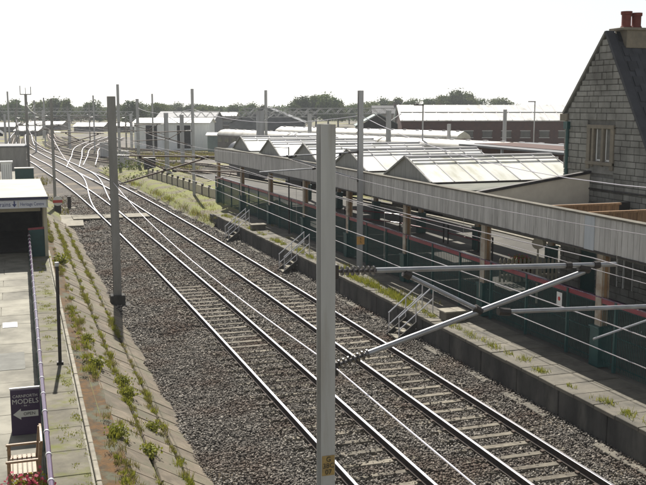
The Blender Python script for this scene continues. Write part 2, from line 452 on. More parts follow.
# ------------------------------------------------------------------ tracks
RAIL = [(-.07, -.16), (.07, -.16), (.07, -.148), (.012, -.125), (.012, -.045), (.036, -.035), (.036, -.006), (.028, 0), (-.028, 0), (-.036, -.006), (-.036, -.035), (-.012, -.045), (-.012, -.125), (-.07, -.148)]
RM = [0, 0, 0, 0, 0, 0, 1, 1, 1, 0, 0, 0, 0, 0]
sl_mesh = []
for k in range(3):
    b = MB()
    w = (.25, .24, .26)[k]
    b.prism([(-1.25, -w/2, 0), (1.25, -w/2, 0), (1.25, -w/2 + .03, .1), (1.25, w/2 - .03, .1), (1.25, w/2, 0), (-1.25, w/2, 0), (-1.25, w/2 - .03, .1), (-1.25, -w/2 + .03, .1)][:2] +
            [(1.25, -w/2 + .04, .11), (.45, -w/2 + .045, .09), (-.45, -w/2 + .045, .09), (-1.25, -w/2 + .04, .11)], (0, w - .08, 0))
    for s in (-1, 1):
        for q in (-1, 1):
            b.box((s*.75 + q*.095, 0, .118), (.07, .10, .035), mi=1)
    sl_mesh.append(b.mesh('sleeper', ['sleeper', 'clip']))
def track(label, centre, y_sl=None, top='rail_top', group='railway tracks', side='rail_side', step=.65):
    t = thing('railway_track', label, 'track', (centre[0][0], centre[0][1], -.16), 0, group)
    for s in (-1, 1):
        path = []
        for i, p in enumerate(centre):
            a, b = centre[max(0, i-1)], centre[min(len(centre)-1, i+1)]
            dx, dy = b[0]-a[0], b[1]-a[1]; l = math.hypot(dx, dy)
            path.append((p[0] + s*.75*dy/l, p[1] - s*.75*dx/l, p[2] if len(p) > 2 else 0))
        MB().sweep(RAIL, path, RM).build('rail', [side, top], t)
    if y_sl:
        k = 0; y = y_sl[0]
        u = centre[0][0] - cv(centre[0][1])
        while y < y_sl[1]:
            sl = cv(y + .5) - cv(y - .5)
            obj('sleeper', sl_mesh[k % 3], t, (u + cv(y) - centre[0][0] + rnd.uniform(-.03, .03), y - centre[0][1], -.114 + rnd.uniform(-.006, .006)), (rnd.uniform(-.01, .01), rnd.uniform(-.006, .006), -sl + rnd.uniform(-.02, .02)))
            y += step; k += 1
    else:
        b = MB(); d = 0.0
        for i in range(len(centre)-1):
            p, q = Vector(centre[i][:2]), Vector(centre[i+1][:2]); l = (q-p).length; an = math.atan2(q.y-p.y, q.x-p.x)
            while d < l:
                c = p + (q-p)*d/l; b.box((c.x, c.y, -.2), (.25, 2.4, .07), rz=an); d += .75
            d -= l
        o = b.build('sleepers', 'sleeper', t); o['kind'] = 'stuff'
    return t
ym = [-3 + 3*i for i in range(60)]
track('near left main line of polished rails on part-buried concrete sleepers', [(6.975 + cv(y), y, 0) for y in ym], (10.7, 118))
track('main line beside the right platform wall with clean concrete sleepers', [(10.3 + cv(y), y, 0) for y in ym], (10.7, 118))
far_tracks = [
    ('siding curving from behind the canopies towards the main line', [(29.5, 20), (29.2, 45), (27, 64), (22.3, 101), (15.5, 120), (9.5, 141), (5.5, 168), (4.5, 200)]),
    ('outer siding curving past the far end of the station', [(33.5, 20), (33, 50), (29, 92), (23.7, 119), (17.7, 130), (11, 152), (8, 180), (8, 210)]),
    ('diverging track branching right from the main line junction', [(7.3, 118), (9.3, 141), (12.9, 180), (22, 230)]),
    ('goods line in the yard left of the far grass bank', [(16.5, 150), (14, 175), (10.5, 215), (12, 300), (20, 450)]),
    ('siding fanning right from the junction towards the white shed', [(42, 118), (29, 136), (18.5, 154), (12.5, 176), (9.5, 208), (11, 270)]),
    ('second siding of the fan in front of the white shed', [(46, 128), (33, 144), (22, 162), (15.5, 188), (13, 235)]),
    ('parallel track beside the diverging track', [(9.6, 122), (11.6, 141), (15.2, 174), (25, 225)]),
    ('short siding on the left of the main line beyond the hut', [(4.4, 120), (2.6, 142), (1.2, 170), (2, 230)]),
    ('far main line left of the junction', [(6.975 + cv(174), 174), (6.975 + cv(200), 200), (6.975 + cv(300), 300), (6.975 + cv(500), 500)]),
    ('far main line right of the junction', [(10.3 + cv(174), 174), (10.3 + cv(200), 200), (10.3 + cv(300), 300), (10.3 + cv(500), 500)]),
]
for lab, pts in far_tracks:
    track(lab, [(p[0], p[1], -.02) for p in catmull(pts, 4)], top='dull_rail' if ('fan' in lab or 'siding' in lab or 'goods' in lab) else 'rail_top')
xo = []
for i in range(19):
    t = i/18; s = t*t*(3-2*t); y = 112 - 48*t
    xo.append((10.3*(1-s) + 6.975*s + cv(y), y, .006))
xo.reverse()
xt = thing('crossover_track', 'S-shaped crossover rails linking the two main lines beyond the crossing', 'track', (xo[0][0], xo[0][1], 0), 0, 'railway tracks')
for s in (-1, 1):
    MB().sweep(RAIL, [(p[0] + s*.75, p[1], p[2]) for p in xo], RM).build('rail', ['rail_side', 'rail_top'], xt)
# boarded crossing at the end of the ramp
bc = thing('boarded_crossing', 'pale timber boarded foot crossing over both main lines', 'crossing', (7.0, 64.5, -.05))
for a, bb in ((4.3, 6.08), (6.36, 7.58), (7.86, 9.38)):
    for k in range(4):
        MB().box(((a+bb)/2 + cv(64), 63.6 + k*.55, -.045), (bb-a, .5, .07)).build('board', 'coping', bc, bevel=.01)
# cable trough lids along the right track
tr = thing('cable_trough', 'row of pale concrete cable trough lids along the foot of right platform wall', 'cable trough', (12.2, 12, -.1))
lid = MB().box((0, 0, 0), (.26, .97, .06)).mesh('lid', 'concrete', bevel=.012)
y = 12.5
while y < 92:
    if rnd.random() < .7:
        obj('lid', lid, tr, (rnd.uniform(-.03, .03) + cv(y)*1.02 - (.35 if y > 58 else 0)*min(1, (y-58)/8), y-12, rnd.uniform(-.01, .02)), (rnd.uniform(-.03, .03), rnd.uniform(-.04, .04), rnd.uniform(-.02, .02) - (cv(y+.5)-cv(y-.5))))
    y += 1.0

# ------------------------------------------------------------------ left platform, paved path and slabbed bank
ZL = .9
lp = struct(obj('left_platform', MB().prism([(-14, 6, ZL-.02), (1.2, 6, ZL-.02), (1.28, 24, ZL-.02), (1.45, 43, ZL-.02), (1.45, 100, ZL-.02), (-14, 100, ZL-.02)], (0, 0, -1.5)).mesh('left_platform', 'path')))
# path slabs left of the fence, and a strip between fence and coping
def cope_x(y): return 1.2 + .27 * min(1, max(0, (y - 14) / 28))
def fen_x(y): return .34 + .30 * min(1, max(0, (y - 12) / 30))
pv = [MB().box((0, 0, -.03), (1, 1, .06)).mesh('paving_slab', m, bevel=.008) for m in ('path', 'path', 'path', 'strip')]
y = 9.0; row = 0
while y < 42:
    l = 1.15 + .25*((row*37) % 5)/5
    ym_ = y + l/2; fx = fen_x(ym_) - .06
    w0 = 1.5
    x = fx - (row % 2)*.55
    xr = fx
    for k in range(3):
        xl = (x - w0*(k+1)) if k or row % 2 == 0 else fx - .95
        if row % 2 and k: xl = fx - .95 - w0*k
        if xl > xr - .1: continue
        dark = (k == 0 and 23.3 < ym_ < 25.6)
        obj('paving_slab', pv[0], lp, ((xl+xr)/2, ym_, ZL + .028 + rnd.uniform(-.003, .003)), (rnd.uniform(-.003, .003), rnd.uniform(-.003, .003), 0), (xr-xl-.012, l-.012, 1))
        xr = xl
    xr = fx + .12
    wc = cope_x(ym_) - .1 - xr
    obj('paving_slab', pv[3], lp, (xr + wc/2, ym_, ZL + .026 + rnd.uniform(-.004, .004)), (0, 0, 0), (wc, l-.014, 1))
    y += l; row += 1
cop = MB().box((0, 0, 0), (.09, 1, .12)).mesh('coping', 'coping', bevel=.012)
for i in range(36):
    y = 8.5 + i*.98
    obj('coping', cop, lp, (cope_x(y), y, ZL + .03 + rnd.uniform(-.006, .006)), (0, 0, -.009), (1, .965, 1))
patch = MB().box((-.18, 24.6, ZL+.031), (.62, 1.7, .012)).build('repair_patch', 'path_dark', lp)
cover = thing('manhole_cover', 'bright metal access cover set in the pale path', 'cover', (-.22, 28.8, ZL+.03))
MB().box((-.22, 28.8, ZL+.04), (.34, .62, .02)).build('lid', 'clamp', cover, bevel=.004)
MB().box((-.22, 28.8, ZL+.034), (.42, .70, .014)).build('frame', 'galv', cover)
# moss strip between coping and slope
moss = struct(grid_sheet('moss_strip', [1.22, 1.4, 1.6, 1.85], [6, 12, 16, 20, 24, 28, 32, 36, 40, 44, 50, 58], lambda x, y: ZL - .06 - .1*(x-1.2) + .012*math.sin(y*3+x*5), 'moss', curved=False))
# bank of sloping slabs
x0b, x1b, z0b, z1b = 1.75, 3.7, .80, -.30
bank_b = MB()
bank = struct(grid_sheet('slab_bank', [1.6, 2.2, 2.9, 3.4, 3.95], [5, 20, 40, 58, 66, 75], lambda x, y: z0b + (z1b-z0b)*(x-x0b)/(x1b-x0b) - .09 + (0 if y < 58 else -.0), 'soil', curved=False))
ang = math.atan2(z0b - z1b, x1b - x0b)
Ls = math.hypot(x1b-x0b, z0b-z1b)
slm = [MB().box((0, 0, 0), (1, 1, .09)).mesh('paving_slab', 'slope_slab', bevel=.014) for _ in range(2)]
y = 8.0; i = 0
while y < 60:
    l = .62 + .1*rnd.random()
    for k in range(3):
        wv = Ls/3 - .10
        t = (k + .5)/3
        # slabs lie skewed across the bank
        obj('paving_slab', slm[i % 2], bank, (x0b + (x1b-x0b)*t + rnd.uniform(-.012, .012), y + l/2 + .12*k, z0b + (z1b-z0b)*t - .03 + rnd.uniform(-.007, .007)),
            (rnd.uniform(-.012, .012), ang + rnd.uniform(-.015, .015), rnd.uniform(-.015, .015)), (wv, l - .016, 1))
        i += 1
    y += l
# concrete ramp leading down to the crossing
ramp = struct(obj('ramp', MB().prism([(1.3, 58.5, .15), (4.3, 60.5, -.1), (4.6, 66.2, -.08), (2.6, 66.5, -.05), (1.2, 63, .2)], (0, 0, -.5)).mesh('ramp', 'coping')))

# ------------------------------------------------------------------ fences
def fence_panel_mesh(w, h, name='mesh_panel', n=None, zr=(.1, .55, 1.0), bar=.012):
    b = MB(); n = n or int(w/.066)
    for i in range(n):
        b.box((0, -w/2 + (i+.5)*w/n, h/2), (bar, bar, h))
    for z in zr:
        b.box((.012, 0, h*z - .03), (.012, w, .03))
    return b.mesh(name, 'green')
def fpt(fx, y): return Vector((fx(y), y, 0))
def fence(label, fx, ys, z0, h, railm, band, tube_top, org, drop=None):
    t = thing('platform_fence', label, 'fence', org)
    o = Vector(org)
    w = ys[1]-ys[0]
    pm = fence_panel_mesh(w - .1, h - band - .06)
    po = MB().box((0, 0, h/2), (.08, .08, h)).mesh('post', 'green', bevel=.006)
    for i, y in enumerate(ys):
        p = fpt(fx, y)
        obj('post', po, t, (p.x-o.x, p.y-o.y, z0-o.z))
        if i < len(ys)-1:
            q = fpt(fx, ys[i+1]); an = -math.atan2(q.x-p.x, q.y-p.y)
            c = (p+q)/2
            obj('mesh_panel', pm, t, (c.x-o.x, c.y-o.y, z0-o.z+.06), (0, 0, an))
            a = Vector((p.x, p.y+.05, z0)); bq = Vector((q.x, q.y-.05, z0))
            if not tube_top:
                MB().beam(a + Vector((0, 0, h-band/2)), bq + Vector((0, 0, h-band/2)), .035, band).build('rail_board', railm, t)
                MB().beam(a + Vector((0, -.05, h+.018)), bq + Vector((0, .05, h+.018)), .10, .03).build('cap_rail', 'purple', t)
    if tube_top:
        path = [Vector((fx(y), y, z0+h)) for y in np.linspace(ys[0], ys[-1], 40)]
        MB().tube(path, .042, 12).build('handrail', railm, t, smooth=True)
        cl = MB().tube([(0, -.022, 0), (0, .022, 0)], .052, 12).mesh('clamp', 'clamp', smooth=True)
        k = ys[0]
        while k < ys[-1]:
            obj('clamp', cl, t, (fx(k)-o.x, k-o.y, z0+h-o.z)); k += w/2
    return t
fence('dark green mesh fence with shiny dark red tube handrail along the left path', fen_x, list(np.arange(9.2, 42.3, 2.18)), ZL, 1.1, 'purple', .08, True, (fen_x(9.2), 9.2, ZL))
XR, ZP = 14.42, .66
def rfx(y): return XR + cv(y)*1.25
fence('dark green mesh fence with red top boards under the canopy columns', rfx, [15.2 + 2.16*i for i in range(24)], ZP, 1.84, 'red', .13, False, (XR, 15.2, ZP))

# pale concrete panel fence further up the line
pf = thing('panel_fence', 'pale panel fence with dark posts beyond the green fence', 'fence', (14, 66, .1))
pp, pq = Vector((14.2, 66.5, 0)), Vector((12.6, 90, 0))
for i in range(13):
    a = pp.lerp(pq, i/12); 
    MB().box((a.x, a.y, .75), (.16, .16, 1.6)).build('post', 'dark_metal', pf)
    if i < 12:
        c = pp.lerp(pq, (i+1)/12)
        MB().beam((a.x, a.y+.08, .78), (c.x, c.y-.08, .78), .06, 1.15).build('panel', 'picket', pf)

# ------------------------------------------------------------------ right platform
def px(u, y): return u + cv(y)*1.25
plat = struct(obj('right_platform', MB().sweep([(0, 0), (12.6, 0), (12.6, -1.3), (0, -1.3)], [(px(12.5, y), y, ZP - .012) for y in list(range(4, 58, 3)) + [57.5]], None).mesh('right_platform', 'tarmac')))
w = MB()
# facing wall of concrete panels
wl = thing('platform_wall', 'dark sooty concrete wall along the edge of the right platform', 'wall', (12.45, 12, -.3))
wp = MB().box((0, 0, 0), (.14, 1.93, .98)).mesh('wall_panel', 'wall_dark', bevel=.02)
y = 11.0
while y < 57:
    obj('wall_panel', wp, wl, (px(12.46, y+1) - 12.45 + rnd.uniform(-.012, .012), y + 1 - 12, .43 + rnd.uniform(-.015, .008)), (0, rnd.uniform(-.015, .015), -(cv(y+1.5)-cv(y+.5))*1.25))
    y += 1.97
sm = [MB().box((0, 0, -.05), (1, 1, .1)).mesh('paving_slab', 'concrete', bevel=.012) for _ in range(2)]
y = 11.0; i = 0
while y < 57:
    l = .74 + .1*rnd.random()
    cut = rnd.choice((.55, .6, .5))
    for a, bb in ((12.36, 12.36 + 1.8*cut), (12.36 + 1.8*cut, 14.24)):
        obj('paving_slab', sm[i % 2], plat, (px((a+bb)/2, y+l/2), y+l/2, ZP + .035 + rnd.uniform(-.008, .008)), (rnd.uniform(-.012, .012), rnd.uniform(-.01, .01), -(cv(y+.5)-cv(y-.5))), (bb-a-.014, l-.016, 1)); i += 1
    y += l
ed = [(25.05, 31), (25.05, 45), (24.2, 58), (22.2, 75), (19.6, 92)]
ext = struct(obj('platform_extension', MB().prism([(17.2, 57.6, ZP-.03), (23.9, 57.6, ZP-.03), (22.0, 75, ZP-.03), (19.4, 92, ZP-.03), (17.6, 92, ZP-.03)], (0, 0, -1.1)).mesh('platform_extension', 'tarmac')))
edge = thing('platform_edge', 'pale coping edge of the platform beyond the canopy columns', 'platform edge', (25, 31, ZP))
MB().sweep([(-.14, 0), (.14, 0), (.14, -.12), (-.14, -.12)], [(p[0], p[1], ZP+.05) for p in catmull(ed, 2)], None).build('coping', 'coping', edge)
# bank beyond the platform end
rb = struct(grid_sheet('grass_bank', [11.95, 12.5, 13.2, 14, 15.5, 17.5], [56.5, 60, 66, 74, 84, 95, 110], lambda x, y: max(-.35, (.45 if x > 12.2 else -.25) * (1 if y < 84 else max(0, 1-(y-84)/20)) + .12*math.sin(x*2+y*.9) + .1*(x-12)), 'soil'))
# steps with handrails
def steps(label, y, s):
    t = thing('platform_steps', label, 'steps', (12.35 + cv(y)*1.25, y, -.2), 0, 'steps up the platform wall')
    ox = 12.35 + cv(y)*1.25
    for k in range(4):
        MB().box((ox - .52 + k*.25, y, -.1 + k*.19), (.26, .8, .05)).build('step', 'coping', t, bevel=.008)
    for q in (-.42, .42):
        MB().beam((ox-.66, y+q, -.16), (ox+.36, y+q, .62), .05, .16).build('stringer', 'wall_dark', t)
        hr = MB()
        hr.tube([(ox-.62, y+q, .62), (ox+.62, y+q, 1.62)], .024, 8)
        hr.tube([(ox-.62, y+q, .20), (ox+.62, y+q, 1.20)], .02, 8)
        for px_, z0, z1 in ((-.60, -.2, .64), (0, .2, 1.12), (.6, .66, 1.61)):
            hr.tube([(ox+px_, y+q, z0), (ox+px_, y+q, z1)], .022, 8)
        hr.build('handrail', 'clamp', t, smooth=True)
    return t
steps('grey handrailed steps nearest the camera on the right platform wall', 27.6, 0)
steps('middle set of handrailed steps on the right platform wall, behind the tall mast', 40.6, 0)
steps('farthest handrailed steps, near the far end of right platform wall', 51.2, 0)
for lab, x, y in (('low concrete box beside the nearest platform steps', 13.2, 26.2), ('low concrete box beside the farthest platform steps', 13.0, 49.2)):
    cb = thing('cable_box', lab, 'box', (px(x, y), y, ZP))
    MB().box((px(x, y), y, ZP+.16), (.75, .5, .28)).build('body', 'concrete', cb, bevel=.015)
    MB().box((px(x, y), y, ZP+.325), (.85, .6, .05)).build('lid', 'coping', cb, bevel=.01)

# ------------------------------------------------------------------ station canopy
XF = 13.95
def fxx(y): return XF + cv(y)*1.25
def ztop(y): return 4.71 - .006*max(0, y-43)
can = thing('station_canopy', 'long platform canopy with grey board valance, tan columns and ridged pale roofs', 'canopy', (XF, 15, ZP))
O = Vector((XF, 15, ZP))
colY = [20.25 + 6.3*i for i in range(8)]
def clx(y): return 14.5 + cv(y)*1.25
def column_mesh():
    b = MB()
    b.box((0, 0, 1.9), (.17, .17, 3.8))
    b.box((-.10, 0, 1.9), (.03, .26, 3.8), mi=1); b.box((.10, 0, 1.9), (.03, .26, 3.8), mi=1)
    b.box((-.06, -.10, 1.9), (.05, .05, 3.8), mi=1)
    b.box((0, 0, 3.55), (.34, .34, .10)); b.box((0, 0, 3.7), (.42, .42, .08))
    return b.mesh('column', ['column', 'column_pale'], bevel=.006)
cm = column_mesh()
cb_ = MB().box((0, 0, .52), (.40, .40, 1.04)).box((0, 0, 1.06), (.46, .46, .06)).mesh('base_casing', 'green', bevel=.01)
br = MB()
for s in (-1, 1):
    br.tube([(0, s*.1, 2.9), (0, s*.35, 3.3), (0, s*.85, 3.62)], .035, 6)
brm = br.mesh('bracket', 'timber', smooth=True)
for y in colY:
    c = obj('column', cm, can, (clx(y)-O.x, y-O.y, 0), (0, 0, 0))
    obj('base_casing', cb_, c); obj('bracket', brm, c)
# valance
val = MB()
ypath = [13 + 2*i for i in range(26)]
val.sweep([(0.02, -.04), (.12, -.04), (.12, -.90), (.02, -.90)], [(fxx(y), y, ztop(y)) for y in ypath], None)
vo = val.build('valance', 'board_grey', can)
MB().sweep([(-.06, -.03), (.2, -.03), (.2, .015), (-.06, .015)], [(fxx(y), y, ztop(y)) for y in ypath], None).build('capping', 'concrete', can)
MB().sweep([(-.03, -.94), (.12, -.94), (.12, -.89), (-.03, -.89)], [(fxx(y), y, ztop(y)) for y in ypath], None).build('bottom_rail', 'dark_metal', can)
vb = [MB().box((0, 0, 0), (.025, .215, .86)).mesh('valance_board', 'valance', bevel=.006) for _ in range(2)]
y = 13.1; k = 0
while y < 63.2:
    o = obj('valance_board', vb[k % 2], vo, (fxx(y)-O.x + rnd.uniform(-.005, .004), y-O.y, ztop(y)-.465-O.z + rnd.uniform(-.008, .008)), (0, rnd.uniform(-.004, .004), -(cv(y+.5)-cv(y-.5))*1.25))
    y += .223; k += 1
nb = MB().box((fxx(20.1)-.022, 20.1, ztop(20.1)-.465), (.02, .42, .87)).build('valance_patch', 'valance_new', vo)
nb['label'] = 'paler newer boards in the valance'
MB().prism([(fxx(63)+.05, 63.15, 4.55), (fxx(63)+.05, 63.15, 3.7), (22, 63.15, 3.7), (22, 63.15, 4.55)], (0, .06, 0)).build('end_valance', 'valance', can)
# soffit beams and inner columns
for y in colY:
    MB().box((18.3 + cv(y), y, 4.05), (7.4, .16, .3)).build('cross_beam', 'dark_in', can)
MB().sweep([(-.12, -.15), (.12, -.15), (.12, .15), (-.12, .15)], [(21.3 + cv(y), y, 3.95) for y in range(31, 67, 5)], None).build('rear_beam', 'dark_in', can)
for y in colY[2:]:
    o = obj('column', cm, can, (21.0 + cv(y) - O.x, y-O.y, 0))
    obj('base_casing', cb_, o)
# flat gutters / felt deck, plus decks added for their shade
def deck(y0, y1, x0=None, x1=None):
    MB().prism([(x0 or fxx(y0)+.2, y0, 4.40), (x1 or 21.7, y0, 4.40), (x1 or 21.7, y1, 4.40), (x0 or fxx(y1)+.2, y1, 4.40)], (0, 0, .13)).build('roof_deck', 'felt', can)
deck(28.97, 34.15-2.45, None, 19.9)
for i_ in range(5):
    r0 = 34.15 + 6.5*i_
    deck(r0+2.17, (r0+6.5-2.47) if i_ < 4 else 63.1)
    deck(r0-2.44, r0+2.15, fxx(r0)+.25, 15.0 + cv(r0)*1.25)
deck(48.5, 63, 21.72, 24.8)  # rear deck widened to keep the platform behind in shade
deck(31.2, 48.45, 21.72, 23.0)  # rear extension added so its shadow leaves only a sunlit strip
MB().prism([(fxx(14)+.1, 14, 3.72), (19.9, 14, 3.72), (19.9, 28.8, 3.72), (fxx(27)+.1, 28.8, 3.72)], (0, 0, .1)).build('shade_deck', 'felt', can)  # unseen deck added below the joists to shade the platform
# ridged roof bays
ridgeY = [34.15 + 6.5*i for i in range(5)]
for bi, ry in enumerate(ridgeY):
    xo_ = cv(ry)*1.25
    xa, xb_ = 15.0 + xo_, 21.6 + xo_
    zb, zr_ = 4.60, 5.42
    hy0, hy1 = 2.45, 2.15
    gm = MB()
    gm.prism([(xa+.02, ry-hy0+.1, zb-.1), (xa+.02, ry+hy1-.1, zb-.1), (xa+.02, ry+hy1-.1, zb), (xa+.02, ry, zr_-.04), (xa+.02, ry-hy0+.1, zb)], (.05, 0, 0))
    bay = gm.build('roof_gable', 'board_grey', can)
    MB().beam((xa-.03, ry-hy0, zb-.02), (xa-.03, ry, zr_+.03), .09, .07).beam((xa-.03, ry, zr_+.03), (xa-.03, ry+hy1, zb-.02), .09, .07).build('barge_board', 'board_grey', bay)
    MB().box(((xa+xb_)/2, ry-hy0-.03, zb-.06), (xb_-xa, .14, .12)).build('gutter', 'dark_metal', bay)
    MB().box(((xa+xb_)/2, ry, zr_+.03), (xb_-xa+.1, .22, .05)).build('ridge_cap', 'bar', bay)
    MB().beam((xa, ry-.62, zr_-.11), (xb_, ry-.62, zr_-.11), .07, .07).build('purlin_strip', 'bar', bay)
    n = 7; wpn = (xb_-xa)/n
    gmname = 'glaze_old' if bi == 0 else 'glaze'
    for k in range(n):
        for sgn, hy in ((-1, hy0), (1, hy1)):
            if (bi, k, sgn) in ((1, 4, 1), (1, 5, 1), (0, 3, 1), (2, 5, 1), (3, 2, 1)): continue
            x_a, x_b = xa + k*wpn + .012, xa + (k+1)*wpn - .012
            pz = rnd.uniform(-.008, .008)
            pane = MB().prism([(x_a, ry + sgn*hy, zb + pz), (x_b, ry + sgn*hy, zb + pz), (x_b, ry + sgn*.05, zr_ + pz), (x_a, ry + sgn*.05, zr_ + pz)], (0, 0, -.03)).build('glazing_pane', gmname, bay)
    gb = MB()
    for k in range(n+1):
        for sgn, hy in ((-1, hy0), (1, hy1)):
            gb.beam((xa + k*wpn, ry + sgn*hy, zb+.01), (xa + k*wpn, ry + sgn*.05, zr_+.01), .045, .03)
    gb.build('glazing_bars', 'bar', bay)
# stepped hoarding where the roof bays stop, and exposed timber joists
hd = thing('hoarding', 'beige boarded screen with dark sloping capping between canopy roof and stone gable', 'hoarding', (16, 28.9, 4.4))
MB().prism([(14.8, 28.85, 3.84), (19.93, 28.85, 3.84), (19.93, 28.85, 5.02), (14.8, 28.85, 4.32)], (0, .06, 0)).build('panel', 'hoarding', hd)
MB().beam((14.8, 28.88, 4.37), (19.95, 28.88, 5.07), .2, .1).build('capping', 'dark_metal', hd)
for nm, y, xa, xb_ in (('far orange brown timber joist behind the valance', 23.3, 14.75, 17.2), ('near orange brown timber joist behind the valance', 21.5, 14.75, 18.0)):
    j = thing('timber_joist', nm, 'joist', (xa, y, 4.3), 0, 'exposed joists')
    MB().box(((xa+xb_)/2, y, 4.56), (xb_-xa, .1, .06)).build('top_plate', 'timber', j)
    pm_ = MB().box((0, 0, 0), (.235, .03, .52)).mesh('plank', 'timber', bevel=.004)
    for k in range(int((xb_-xa)/.24)):
        obj('plank', pm_, j, (.12+k*.24, rnd.uniform(-.006, .006), .0))

# ------------------------------------------------------------------ stone station building
XG = 20.0
bld = thing('station_building', 'grey stone gabled station building with dark slate roof and red chimney pots', 'building', (XG, 28.24, ZP))
ya, yb_, yc = 30.6, 28.24, 23.0          # left corner, apex, right end
zA, zE = 9.95, 7.18
slope = (zA - zE)/(30.5 - yb_)
zR = zA - slope*(yb_-yc)*1.2
def gable_z(y): return zA - slope*(y-yb_) if y > yb_ else zA - slope*1.28*(yb_-y)
yR = yb_ - (zA-4.2)/(slope*1.28)
MB().prism([(XG, ya, ZP), (XG, ya, zE), (XG, yb_, zA-.06), (XG, yR, 4.2), (XG, yR, ZP)], (.35, 0, 0)).build('wall', 'mortar', bld)
MB().prism([(XG+.35, ya, ZP), (XG+.35, ya, 6.9), (XG+9, ya, 6.9), (XG+9, ya, ZP)], (0, -.3, 0)).build('side_wall', 'gstone', bld)
wallp = bld.children[0]
bm_ = [MB().box((0, 0, 0), (.09, 1, 1)).mesh('stone', 'gstone', bevel=.012) for _ in range(2)]
# window opening is left free of blocks
WY0, WY1, WZ0, WZ1 = 27.5, 29.1, 5.05, 6.78
z = ZP + .02; row = 0
zz = []
while z < zA - .2:
    h = rnd.choice((.18, .21, .25))
    zz.append((z, h)); z += h
nst = 0; low = MB()
for z, h in zz:
    zm = z + h*.75
    yl = ya if zm < zE else min(ya, yb_ + (zA - zm)/slope)
    yr = yR if zm < 4.2 else yb_ - (zA - zm)/(slope*1.28)
    yr = max(yr, 24.4)
    spans = [(yr, yl)]
    if z + h > WZ0 and z < WZ1: spans = [(yr, WY0), (WY1, yl)]
    if z < 2.9: spans = [(yr, 26.15), (26.75, 27.0), (27.6, 28.3), (29.3, yl)] if z > 1.0 else [(yr, 28.3), (29.3, yl)]
    for a, b in spans:
        y = a
        while y < b - .02:
            l = rnd.uniform(.24, .56)
            if y + l > b - .2: l = b - y
            dd = rnd.uniform(-.016, .016)
            if z < 3.0:
                low.box((XG - .025 + dd, y + l/2, z + h/2), (.09, l - .022, h - .022)); y += l; continue
            obj('stone', bm_[nst % 2], wallp, (-.025 + dd, y + l/2 - 28.24, z + h/2 - ZP), None, (1, l - .022, h - .022)); nst += 1
            y += l
lo = low.build('stones', 'gstone', wallp); lo['kind'] = 'stuff'
# gable coping
MB().beam((XG+.05, ya+.12, zE-.02), (XG+.05, yb_, zA+.06), .34, .09).build('coping', 'gstone', bld, bevel=.01)
MB().beam((XG+.05, yb_, zA+.06), (XG+.05, yR, 4.26), .34, .12).build('coping', 'slate', bld, bevel=.01)
MB().box((XG+.12, ya+.02, zE-.16), (.5, .5, .28)).build('kneeler', 'dressed', bld, bevel=.02)
# window with a stone surround and mullion
wn_ = MB().box((XG+.06, (WY0+WY1)/2, (WZ0+WZ1)/2), (.05, WY1-WY0, WZ1-WZ0)).build('window', 'dressed', bld)
for c, d in (((XG-.05, (WY0+WY1)/2, WZ1-.07), (.16, WY1-WY0, .14)), ((XG-.06, (WY0+WY1)/2, WZ0+.36), (.2, WY1-WY0, .12)), ((XG-.05, WY0+.1, 5.95), (.14, .2, 1.5)), ((XG-.05, WY1-.1, 5.95), (.14, .2, 1.5)), ((XG-.05, 28.75, 5.98), (.12, .13, 1.4)), ((XG-.05, 28.17, 6.0), (.12, .14, 1.4))):
    MB().box(c, d).build('surround', 'dressed', wn_, bevel=.012)
MB().box((XG-.02, (WY0+WY1)/2, WZ0+.15), (.09, WY1-WY0, .3)).build('apron', 'gstone', wn_)
for yc_ in (27.9, 28.45):
    MB().box((XG+.02, yc_, 6.05), (.02, .36, 1.15)).build('pane', 'glass', wn_)
    MB().box((XG+.0, yc_+.15, 6.05), (.03, .05, 1.15)).box((XG+.0, yc_, 5.52), (.03, .3, .06)).build('frame', 'white', wn_)
# ground floor openings under the canopy
for yc_ in (26.45, 27.3):
    f = MB().box((XG+.03, yc_, 1.95), (.04, .52, 1.9)).build('window', 'glass', bld)
    MB().box((XG-.01, yc_-.26, 1.95), (.07, .07, 1.9)).box((XG-.01, yc_+.26, 1.95), (.07, .07, 1.9)).box((XG-.01, yc_, 1.02), (.07, .59, .07)).build('frame', 'white', f)
dr = MB().box((XG+.02, 28.8, 1.75), (.06, .95, 2.15)).build('door', 'green', bld)
MB().box((XG-.03, 28.5, 1.7), (.06, .03, .12)).build('handle', 'clamp', dr)
MB().box((XG-.02, 28.8, 2.9), (.1, 1.15, .14)).build('lintel', 'dressed', bld)
# pipes
MB().tube([(XG-.1, 30.35, 6.6), (XG-.1, 30.35, 4.3)], .07, 10).box((XG-.1, 30.35, 6.72), (.22, .26, .28)).build('downpipe', 'green', bld)
MB().tube([(XG-.08, 29.7, 4.47), (XG-.08, 24.5, 4.5)], .035, 8).build('pipe', 'dark_metal', bld)
# roof slope towards the camera, laid with slates
roof = MB().prism([(XG+.3, yb_, zA), (XG+9.5, yb_, zA), (XG+9.5, yR, 4.2), (XG+.3, yR, 4.2)], (0, 0, -.12)).prism([(XG+.3, yb_, zA), (XG+9.5, yb_, zA), (XG+9.5, ya+.2, zE-.2), (XG+.3, ya+.2, zE-.2)], (0, 0, -.12)).build('roof', 'slate', bld)
sx = MB().box((0, 0, 0), (.38, .40, .018)).mesh('slate', 'slate')
L_ = math.hypot(yb_-yR, zA-4.2); an = math.atan2(zA-4.2, yb_-yR)
ns = int(L_/.30)
for r_ in range(ns):
    t = (r_+.5)/ns
    for k in range(6):
        if (r_*6+k) > 200: break
        obj('slate', sx, roof, (.55 + k*.39 + (r_ % 2)*.19, yb_ - 28.24 - t*(yb_-yR), zA - t*(zA-4.2) + .03 - ZP), (an + .03, 0, rnd.uniform(-.01, .01)))
